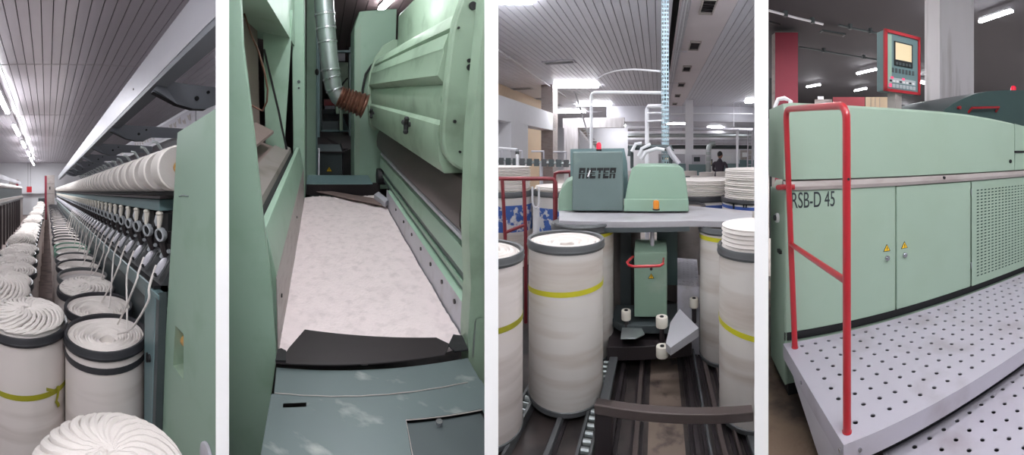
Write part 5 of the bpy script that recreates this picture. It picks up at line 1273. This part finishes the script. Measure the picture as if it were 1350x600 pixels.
# =================================================================== HALL 1: long spinning machine with rows of cans
MARK = set(bpy.data.objects)
def nth(k): return ORD[k] if k < len(ORD) else None
def b1():
    F = F1; w = F.w; R, N = F.r, F.f; Z = Vector((0, 0, 1))
    fc = -1.96
    wedge('floor_spinning_hall', F, 'floor_grey', fc, -330, 291, 0.4, 40, th=-0.1)
    wedge('ceiling_void_spinning_hall', F, 'groove', 2.44, -330, 291, 0.6, 42)
    slat_ceiling('ceiling_spinning_hall', F, 2.3, -14.02, 12, -2, 38, 0.155, 'slat', -400, 293.2, gap=.008)
    mb = MB(); mb.box(F, (-16, 10), (31.4, 31.7), (fc, 2.3)); o = struct('wall_spinning_end', mb, 'white', smooth=0); clip(o, WEST_W)
    # joints across the ceiling boards
    for b in (6.9, 11.5, 16.1): 
        o = struct('trim_ceiling_joint', MB().box(F, (-8, 2.6), (b, b + .012), (2.293, 2.2995)), 'slat_dark', smooth=0)
    G = 'row of fluorescent tubes over the can aisle'
    for k, b in enumerate((-3.0, -1.2, 4.6, 8.6, 13.0, 17.4, 21.8, 26.2, 30.6)):  # the nearest three are unseen, added as extra light sources
        lab = ('unseen fluorescent tube added behind the viewer over the can aisle', 'unseen fluorescent tube added overhead over the can aisle', 'unseen fluorescent tube added just outside the frame over the can aisle', 'brightest fluorescent tube of the aisle row, at the edge of the frame', 'second lit fluorescent tube of the aisle row from the frame edge', 'third lit fluorescent tube of the aisle row from the frame edge', 'fourth lit fluorescent tube of the aisle row from the frame edge', 'fifth lit fluorescent tube of the aisle row from the frame edge', 'last lit fluorescent tube of the aisle row by the end wall')[k]
        tube_light('ceiling_light', lab, w(-1.02, b * .9, 2.0), w(-1.02, (b + 2.3) * .9, 2.0), G, w=(.012 if k < 3 else .06), energy=(10 if k < 3 else 320))
    # ---- long white beam over the machine
    t = thing('travelling_rail', 'long white sheet metal rail slanting over the yarn packages under the ceiling', 'rail', w(.95, 10, .93))
    o = MB().box(F, (.90, 1.0), (1.55, 30), (.945, 1.215)).build('rail_face', 'alu', t, smooth=0); clip(o, WEST_W)
    o = MB().box(F, (.905, 1.05), (1.55, 30), (.90, .945)).build('rail_underside', 'bracket', t, smooth=0); clip(o, WEST_W)
    for b in (3.9, 7.5): q = w(.90, b, 1.06); MB().cyl(q, q - R * .004, .012, 10).build('bolt', 'ink', t)
    # ---- white slotted beam further back
    o = struct('beam_slotted_white', MB().box(F, (2.6, 2.75), (4.2, 26), (1.08, 1.52)), 'white', smooth=0); clip(o, WEST_W)
    t = thing('cut_out_strip', 'white strip with ragged grey cut-outs behind the second bracket', 'strip', w(2.58, 8, 1.3))
    sb = MB().box(F, (2.585, 2.598), (6.3, 14), (1.14, 1.46)).build('strip', 'ltsteel', t, smooth=0)
    cu = MB()
    for i in range(26):
        b = 6.5 + i * .27; c0 = 1.2 + .08 * random.random(); hh = .10 + .1 * random.random()
        cu.prism([w(2.584, b, c0), w(2.584, b + .12, c0 + .02), w(2.584, b + .22, c0 + hh), w(2.584, b + .12, c0 + hh * .8), w(2.584, b + .05, c0 + hh)], R * -.004)
    cu.build('cut_out', 'trimgrey', sb, smooth=0)
    # ---- brackets
    prof = [(.90, .845), (.905, .86), (.992, .962), (1.06, .955), (1.235, .939), (1.514, .93), (2.15, .90), (2.15, .76), (1.514, .765), (1.40, .715), (1.271, .713), (1.12, .745)]
    def bracket(b, lab, ext_):
        t = thing('support_bracket', lab, 'bracket', w(1.2, b, .7), 'grey brackets holding the white rail')
        pr = prof
        pl = MB().prism([w(a, b, c) for a, c in pr], N * .012).build('plate', 'bracket', t, smooth=0); clip(pl, WEST_W)
        fl = MB().sheet([[w(a, b - .05, c), w(a, b + .03, c)] for a, c in ((.90, .842), (1.12, .742), (1.271, .708), (1.40, .710))]); fl = fl.build('flange', 'black', t, smooth=0)
        gs = MB().prism([w(.90, b - .06, .86), w(.992, b - .004, .962), w(1.14, b - .004, .75), w(.94, b - .06, .84)], N * .006).build('gusset', 'bracket', t, smooth=0)
        for a, c, r in ((1.323, .814, .020), (1.437, .876, .014)):
            q = w(a, b, c); MB().cyl(q, q - N * .018, r, 14).build('bolt', 'ink', t)
        return t
    for k in range(8):
        b = 3.2 + 2.2 * k
        bracket(b, f'grey support bracket under the white rail, {ORD[k + 1]} from the green cabinet', 0)
    # ---- yarn packages
    GP = 'row of white yarn packages'
    c0 = .105
    t0 = thing('yarn_package', 'white yarn package, first in the row from the green cabinet', 'yarn package', w(.652, 1.80, c0 - .116), GP)
    MB().lathe(w(.652, 1.80, c0), N, [(.108, -.001), (.116, .006), (.116, .128), (.108, .135), (.036, .138), (.032, .138)], 32).build('yarn', 'yarn', t0)
    MB().lathe(w(.652, 1.80, c0), N, [(.030, .004), (.036, -.001), (.107, -.003), (.109, .001)], 32).build('yarn_flank_shaded', 'flank', t0)
    MB().lathe(w(.652, 1.785, c0), N, [(.024, 0), (.031, 0), (.031, .155), (.024, .155), (.024, 0)], 16).build('paper_tube', 'tan', t0)
    MB().tube([w(.70, 2.02, c0 + .01), w(.60, 2.025, c0 + .155), w(.575, 2.03, c0 + .16)], .009, 8).build('cradle_arm', 'steel', t0)
    fars = 'far yarn package in the row beyond the nineteenth, seen as a thin white disc'
    NP = 84
    for k in range(1, NP):
        c = copy_tree(t0, N * (.27 * k))
        c['label'] = f'white yarn package, {ORD[k + 1]} in the row from the green cabinet' if k < 19 else fars
        if k >= 19:
            for ch in list(c.children):
                if not ch.name.startswith('yarn'): bpy.data.objects.remove(ch)
    # ---- machine body and rails
    t = thing('spinning_machine', 'long grey spinning machine body running away under the yarn packages', 'machine', w(.9, 14, fc))
    bx = lambda a, b, c, name, m, par=t, **k: MB().box(F, a, b, c).build(name, m, par, **k)
    bx((.72, 1.5), (2.05, 25.5), (-.60, .0), 'body', 'blacksteel', smooth=0)
    bx((.66, 1.5), (2.12, 25.5), (fc, -.62), 'base', 'darksteel', smooth=0)
    bx((.60, .72), (1.98, 25.5), (-.118, -.055), 'blue_rail', 'bluegrey', bevel=.004)
    bx((.58, .72), (1.90, 25.5), (-.05, -.036), 'lint_shelf', 'blacksteel', smooth=0)
    bx((.655, .72), (1.9, 25.5), (-.30, -.12), 'unit_backing', 'black', smooth=0)
    g = MB(); g.prism([w(a, 2.0, c) for a, c in ((.545, -.512), (.552, -.508), (.575, -.60), (.62, -.66), (.66, -.66), (.66, -.67), (.61, -.67), (.565, -.607))], N * 23.5)
    g.build('gutter', 'bluegrey', t, smooth=30)
    bx((.56, .60), (1.95, 25.5), (-.53, -.515), 'gutter_lip', 'black', smooth=0)
    ip = MB(); ip.prism([w(a, 1.95, c) for a, c in ((.60, -.515), (.70, -.37), (.72, -.37), (.72, -.53))], N * 23.5).build('sloped_tray', 'rim', t, smooth=0)
    # ---- spinning units
    def unit_parts(b, par):
        L = []
        def add(mb, n, m): L.append((mb, n, m))
        m = MB(); m.box(F, (.63, .66), (b - .10, b + .10), (-.225, -.13)); add(m, 'housing', 'ink')
        m = MB(); m.tube([w(.612, b - .03, -.128), w(.606, b - .032, -.15), w(.604, b - .03, -.19), w(.60, b - .03, -.212)], [.014, .018, .014, .010], 8); m.ell(w(.605, b - .03, -.132), .022, .022, .014, 10, 6); add(m, 'lever', 'pale')
        m = MB(); m.tube([w(.615, b + .04, -.145), w(.607, b + .04, -.18), w(.61, b + .04, -.205)], [.012, .014, .008], 8); add(m, 'side_lever', 'keys')
        ax = (R * -1 + N * -.45 + Z * -.1).normalized(); q = w(.625, b - .03, -.245)
        m = MB(); m.lathe(q, ax, [(.0, .0), (.036, 0), (.040, .012), (.036, .03), (.028, .032), (.026, .022)], 20); add(m, 'pulley', 'keys')
        m = MB(); m.lathe(q, ax, [(.0265, .021), (.016, .02), (.014, .028), (0, .03)], 18); add(m, 'pulley_hub', 'ink')
        m = MB(); m.tube([w(.655, b, -.26), w(.635, b, -.30), (w(.645, b, -.345)), w(.66, b + .01, -.385)], [.018, .024, .022, .014], 8); add(m, 'sliver_guide', 'blacksteel')
        sl = (R * .57 + Z * .82).normalized(); c_ = w(.615, b - .01, -.432); nn = (Z * .57 - R * .82).normalized()
        m = MB(); rows = []
        for rr, h in ((0, .016), (.6, .015), (.9, .011), (1, .004), (1, -.004)):
            rows.append([c_ + nn * h + sl * (.062 * rr * math.cos(a)) + N * (.044 * rr * math.sin(a)) for a in [2 * PI * j / 20 for j in range(21)]])
        m.sheet(rows); add(m, 'feed_cover', 'ltsteel')
        m = MB(); e = c_ - sl * .06
        m.prism([e - N * .07, e + N * .07, e + N * .06 + sl * .14, e - N * .06 + sl * .14], nn * -.008); add(m, 'feed_plate', 'rim')
        m = MB(); m.tube([c_ + sl * .05 + N * .05 + nn * .01, c_ + sl * .09 + N * .04 + nn * .02, c_ + sl * .10 - N * .02 + nn * .012], .012, 8); add(m, 'clip', 'keys')
        m = MB(); m.lathe(c_ - sl * .045 + nn * .008, N, [(0, -.03), (.010, -.03), (.010, .03), (0, .03)], 8); add(m, 'feed_roller', 'ink')
        return L
    GU = 'row of spinning units'
    b0 = 2.02
    u0 = thing('spinning_unit', 'spinning unit, first in the row from the green cabinet', 'spinning unit', w(.62, b0, -.53), GU)
    for mb, n, m in unit_parts(b0, u0): mb.build(n, m, u0)
    NU = 82
    # far units: one mesh with several materials would hide the parts; they keep three shared parts
    for k in range(1, NU):
        c = copy_tree(u0, N * (.27 * k))
        c['label'] = f'spinning unit, {ORD[k + 1]} in the row from the green cabinet' if k < 19 else 'far spinning unit in the row beyond the nineteenth, too small to show its levers'
        if k >= 26:
            for ch in list(c.children):
                if ch.name.split('.')[0] in ('side_lever', 'clip', 'feed_roller', 'pulley_hub'): bpy.data.objects.remove(ch)
    # ---- post cabinet and green end cabinet
    t = thing('post_cabinet', 'narrow blue grey cabinet door with a black latch beside the green cabinet', 'cabinet', w(.58, 1.9, fc))
    MB().prism([w(.555, b, c) for b, c in ((1.90, -.545), (2.12, -.565), (2.15, fc), (2.04, fc))], R * .043).build('body', 'bluegrey', t, bevel=.004)
    MB().prism([w(.558, b, c) for b, c in ((1.835, -.52), (1.895, -.545), (2.035, fc), (1.99, fc))], R * .04).build('edge_post', 'darksteel', t, smooth=0)
    MB().box(F, (.552, .598), (1.84, 2.12), (-.56, -.535)).build('top_lip', 'bluegrey', t, bevel=.003)
    q = F.p(198, 472, a=.555); lt = MB().cyl(q, q - R * .012, .02, 14).build('latch', 'black', t)
    MB().prism([q - R * .012 - N * .006 + Z * .03, q - R * .012 + N * .008 + Z * .03, q - R * .012 + N * .008 - Z * .02, q - R * .012 - N * .006 - Z * .02], R * -.012).build('latch_handle', 'black', lt, bevel=.002)
    t = thing('end_cabinet', 'tall light green end cabinet with a small niche, against the partition', 'cabinet', w(.8, 1.5, fc))
    O = [(1.684, .263), (1.20, .293), (1.20, fc), (2.08, fc)]; H = [(1.716, -.651), (1.603, -.655), (1.603, -.86), (1.75, -.857)]
    mb = MB()
    for i in range(4):
        j = (i + 1) % 4
        mb.add([w(.6, *O[i]), w(.6, *O[j]), w(.6, *H[j]), w(.6, *H[i])], [(0, 1, 2, 3)])
        mb.add([w(.6, *O[i]), w(.6, *O[j]), w(1.05, *O[j]), w(1.05, *O[i])], [(0, 1, 2, 3)])
    mb.add([w(1.05, *q) for q in O], [(0, 1, 2, 3)])
    o = mb.build('body', 'mint_side', t, smooth=0); clip_open(o, WEST_W)
    mb = MB()
    for i in range(4):
        j = (i + 1) % 4
        mb.add([w(.6, *H[i]), w(.6, *H[j]), w(.72, *H[j]), w(.72, *H[i])], [(0, 1, 2, 3)])
    mb.add([w(.72, *q) for q in H], [(0, 1, 2, 3)])
    ni = mb.build('niche', 'mint_old', t, smooth=0)
    MB().cyl(w(.66, 1.63, -.735), w(.66, 1.745, -.735), .03, 16).build('tan_knob', 'tan', ni)
    MB().box(F, (.63, .69), (1.61, 1.66), (-.81, -.75)).build('red_block', 'oxblood', ni, bevel=.006)
    MB().tube([w(.598, 1.66, -.035), w(.597, 1.6, -.03), w(.598, 1.54, -.034)], .0025, 6).build('scratch', 'dgreen', t)
    q = w(.598, 1.33, -1.03); MB().lathe(q, R * -1, [(0, 0), (.05, 0), (.05, .012), (.035, .02), (0, .02)], 20).build('round_cap', 'ltsteel', t)
    # ---- far headstocks
    def head(a0, a1, ctop, b, lab, stripe):
        t = thing('machine_headstock', lab, 'machine head', w((a0 + a1) / 2, b, fc))
        MB().box(F, (a0, a1), (b, b + .8), (fc, ctop)).build('casing', 'trimgrey', t, smooth=0)
        s0 = (a0 - .01, a0 + .14) if stripe == 'l' else (a1 - .14, a1 + .01)
        MB().box(F, s0, (b - .02, b + .1), (fc, ctop - .05)).build('red_stripe', 'maroon', t, smooth=0)
        MB().box(F, ((a0 + a1) / 2 - .03, (a0 + a1) / 2 + .05), (b - .02, b), (.1, .3)).build('switch', 'ink', t, smooth=0)
        for c in (-.2, .5): MB().box(F, (a0 + .16, a1 - .05), (b - .01, b), (c, c + .02)).build('panel_joint', 'rim', t, smooth=0)
        for k in range(5 if stripe == 'r' else 0): MB().box(F, (a0 - .12, a0 + .02), (b - .05, b), (-.5 + k * .22, -.42 + k * .22)).build('cable_clip', 'ink', t, smooth=0)
    head(-.155, .515, 1.085, 26.0, 'grey far machine head with a red edge where the yarn row ends', 'l')
    head(-2.6, -1.97, .77, 26.0, 'grey far machine head with a red edge across the can aisle', 'r')
    # ---- neighbouring machine across the aisle
    t = thing('neighbour_machine', 'dark spinning machine across the aisle behind the heaped cans', 'machine', w(-1.6, 15, fc))
    bx((-2.2, -1.62), (6.5, 25.5), (fc, -.30), 'base', 'trimgrey', t, smooth=0)
    bx((-2.2, -1.68), (6.5, 25.5), (-.30, .10), 'dark_band', 'darksteel', t, smooth=0)
    MB().tube([w(-1.75, 6.5, .20), w(-1.75, 25.5, .20)], .10, 12).build('yarn_band', 'sliver_grey', t)
    bx((-1.85, -1.75), (6.5, 25.5), (.45, .62), 'top_rail', 'alu', t, smooth=0)
    bx((-1.66, -1.58), (6.5, 25.5), (-.50, -.42), 'gutter', 'rim', t, smooth=0)
    for k in range(14):
        b = 7.2 + k * 1.1
        MB().box(F, (-1.60, -1.52), (b, b + .12), (fc, -.5)).build('hanger', 'blacksteel', t, smooth=0)
    t = thing('red_sign', 'small red sign hanging under the far end of the ceiling', 'sign', w(-1.35, 30, .2))
    MB().box(F, (-1.6, -1.2), (30, 30.06), (-.1, .35)).build('board', 'red', t, smooth=0)
    for a in (-1.5, -1.3): MB().tube([w(a, 30.03, .35), w(a, 30.03, 2.3)], .01, 6).build('hanger', 'ink', t)
    struct('wall_beam_far', MB().box(F, (-6, .6), (31.0, 31.2), (-.2, .35)), 'white', smooth=0)
    t = thing('far_trolley', 'dark trolley at the far end of the can aisle', 'trolley', w(-.3, 28, fc))
    bx((-.65, .0), (28, 28.8), (-1.1, -.5), 'body', 'darksteel', t, bevel=.05)
    bx((-.6, -.05), (28.05, 28.7), (fc, -1.1), 'frame', 'blacksteel', t, smooth=0)
    # ---- cans
    H = 1.10; RR = .25
    def can(a, b, lab, grp, ctop=-.86, **k):
        q = w(a, b, ctop - H)
        return make_can(lab, grp, q.x, q.y, q.z, H, k.pop('R', RR), **k)
    GR = 'cans in the row under the spinning machine'; GL = 'heaped cans in the row across the walkway'
    can(.165, 1.045, 'can at the bottom edge of the picture heaped with thick white sliver rope', 'cans by the viewer', ctop=-.875, top='rosette', heap=.15, rim='rim_dark', body='can_grey', sliver='sliver_rope')
    can(.362, 2.343, 'grey can with two dark hoops and a coiled sliver top beside the blue grey cabinet', GR, ctop=-.875, top='flatros', heap=.005, rim='rim_dark', ring2='rim_dark', body='can_grey')
    can(.386, 2.85, 'grey can of coiled sliver, second in the row under the spinning machine', GR, top='flatros', heap=-.02, rim='rim_dark', body='can_grey')
    can(.345, 3.36, 'grey can with a sliver mound, third in the row under the spinning machine', GR, top='loose', heap=.045, rim='rim_dark', body='can_grey')
    can(.36, 3.88, 'nearly empty grey can, fourth in the row under the spinning machine', GR, top='empty', rim='rim', body='can_grey', sliver='sliver_grey')
    p5 = can(.36, 4.40, 'grey can brim full of flat sliver, fifth in the row under the spinning machine', GR, top='coil', heap=.012, rim='rim_dark', body='can_grey')
    can(.36, 4.92, 'grey can of flat sliver, sixth in the row under the spinning machine', GR, top='coil', heap=.012, rim='rim', body='can_grey')
    p7 = can(.36, 5.44, 'can with a green rim, seventh in the row under the spinning machine', GR, top='coil', heap=.01, rim='rim_green', body='can_grey', rimh=.09)
    for k in range(8, 46):
        bb = 5.44 + (k - 7) * .48
        src = p7 if k in (8,) else p5
        sh = w(.36 + random.uniform(-.02, .02), bb, 0) - w(.36, 5.44 if src is p7 else 4.40, 0)
        c = copy_tree(src, sh); c['label'] = f'grey can of flat sliver, {ORD[k]} in the row under the spinning machine' if k < 19 else 'far can under the spinning machine beyond the eighteenth, only a sliver disc visible'
        if k == 8: c['label'] = 'second green rimmed can, eighth in the row under the spinning machine'
    can(-.135, 2.50, 'big heaped can with olive tape standing out of the heaped row', GL, ctop=-.845, top='loose', heap=.085, rim='rim_dark', body='can_grey', band='band_olive', band_h=.66, tail=.49, R=.262, bandtilt=.01)
    q2 = can(-.37, 3.05, 'can heaped high with sliver, right behind the olive taped can', GL, top='loose', heap=.16, rim='rim_dark', body='can_grey')
    q3 = can(-.385, 3.58, 'can heaped with sliver, second behind the olive taped can', GL, top='loose', heap=.045, rim='rim_dark', body='can_grey')
    for k in range(3, 44):
        bb = 3.58 + (k - 2) * .53
        src = q3 if k % 7 else q2
        sh = w(-.38 + random.uniform(-.04, .03), bb, random.uniform(-.03, .02)) - w(-.385 if src is q3 else -.37, 3.58 if src is q3 else 3.05, 0)
        c = copy_tree(src, sh); c['label'] = f'can piled with sliver, {ORD[k]} behind the olive taped can' if k < 19 else 'far heaped can beyond the eighteenth behind the olive taped can'
    # ---- sliver strands from cans to units
    GS = 'sliver strands drawn from the cans'
    for k in range(26):
        b = b0 + .27 * k; ci = max(0, min(25, int(round((b - 2.343) / .51)))); cb = 2.343 + .51 * ci
        t_b = cb + (.06 if k % 2 else -.10)
        p0 = w(.60, b + .02, -.425)
        pts = [p0, w(.575, b - .01, -.462), w(.548, b - .045, -.505), w(.537, b - .06, -.535), w(.53 - .02 * (k % 2), b - .06, -.60)]
        end = w(.42 + .03 * (k % 3), t_b, -.858)
        m = pts[-1].lerp(end, .5) + Vector((0, 0, -.03 + (.02 if k % 2 else -.02)))
        pts += [m, end]
        # smooth
        sm = []
        for i in range(len(pts) - 1):
            P0, P1, P2, P3 = pts[max(i - 1, 0)], pts[i], pts[i + 1], pts[min(i + 2, len(pts) - 1)]
            for j in range(4):
                s = j / 4; sm.append(.5 * ((2 * P1) + (P2 - P0) * s + (2 * P0 - 5 * P1 + 4 * P2 - P3) * s * s + (3 * P1 - P0 - 3 * P2 + P3) * s ** 3))
        sm.append(pts[-1])
        o = MB().tube(sm, [.0085 - .0025 * (i / len(sm)) for i in range(len(sm))], 7).build('sliver_strand', 'sliver', None, origin=end)
        tag(o, f'white sliver strand over the gutter edge, {ORD[k + 1]} from the green cabinet' if k < 19 else 'far white sliver strand beyond the nineteenth along the gutter', 'sliver', GS)
b1()
clip_hall(MARK, [WEST_W])
# =================================================================== around the viewer: an added tube to brighten the fronts, a slab against sky light
tube_light('ceiling_light', 'unseen fluorescent tube added to light the fronts where the four halls meet', Vector((-1.2, -1.3, 3.75)), Vector((1.2, -1.3, 3.75)), None, w=.05, energy=150)
struct('ceiling_sky_block', MB().wbox((-6, 6), (-5, 0.45), (4.3, 4.4)), 'slat_blue', smooth=0)  # added slab that keeps overhead sky light off the near cans
struct('floor_landing', MB().wbox((-6, 6), (-5, 0.45), (-0.6, -0.5)), 'floor_pale', smooth=0)
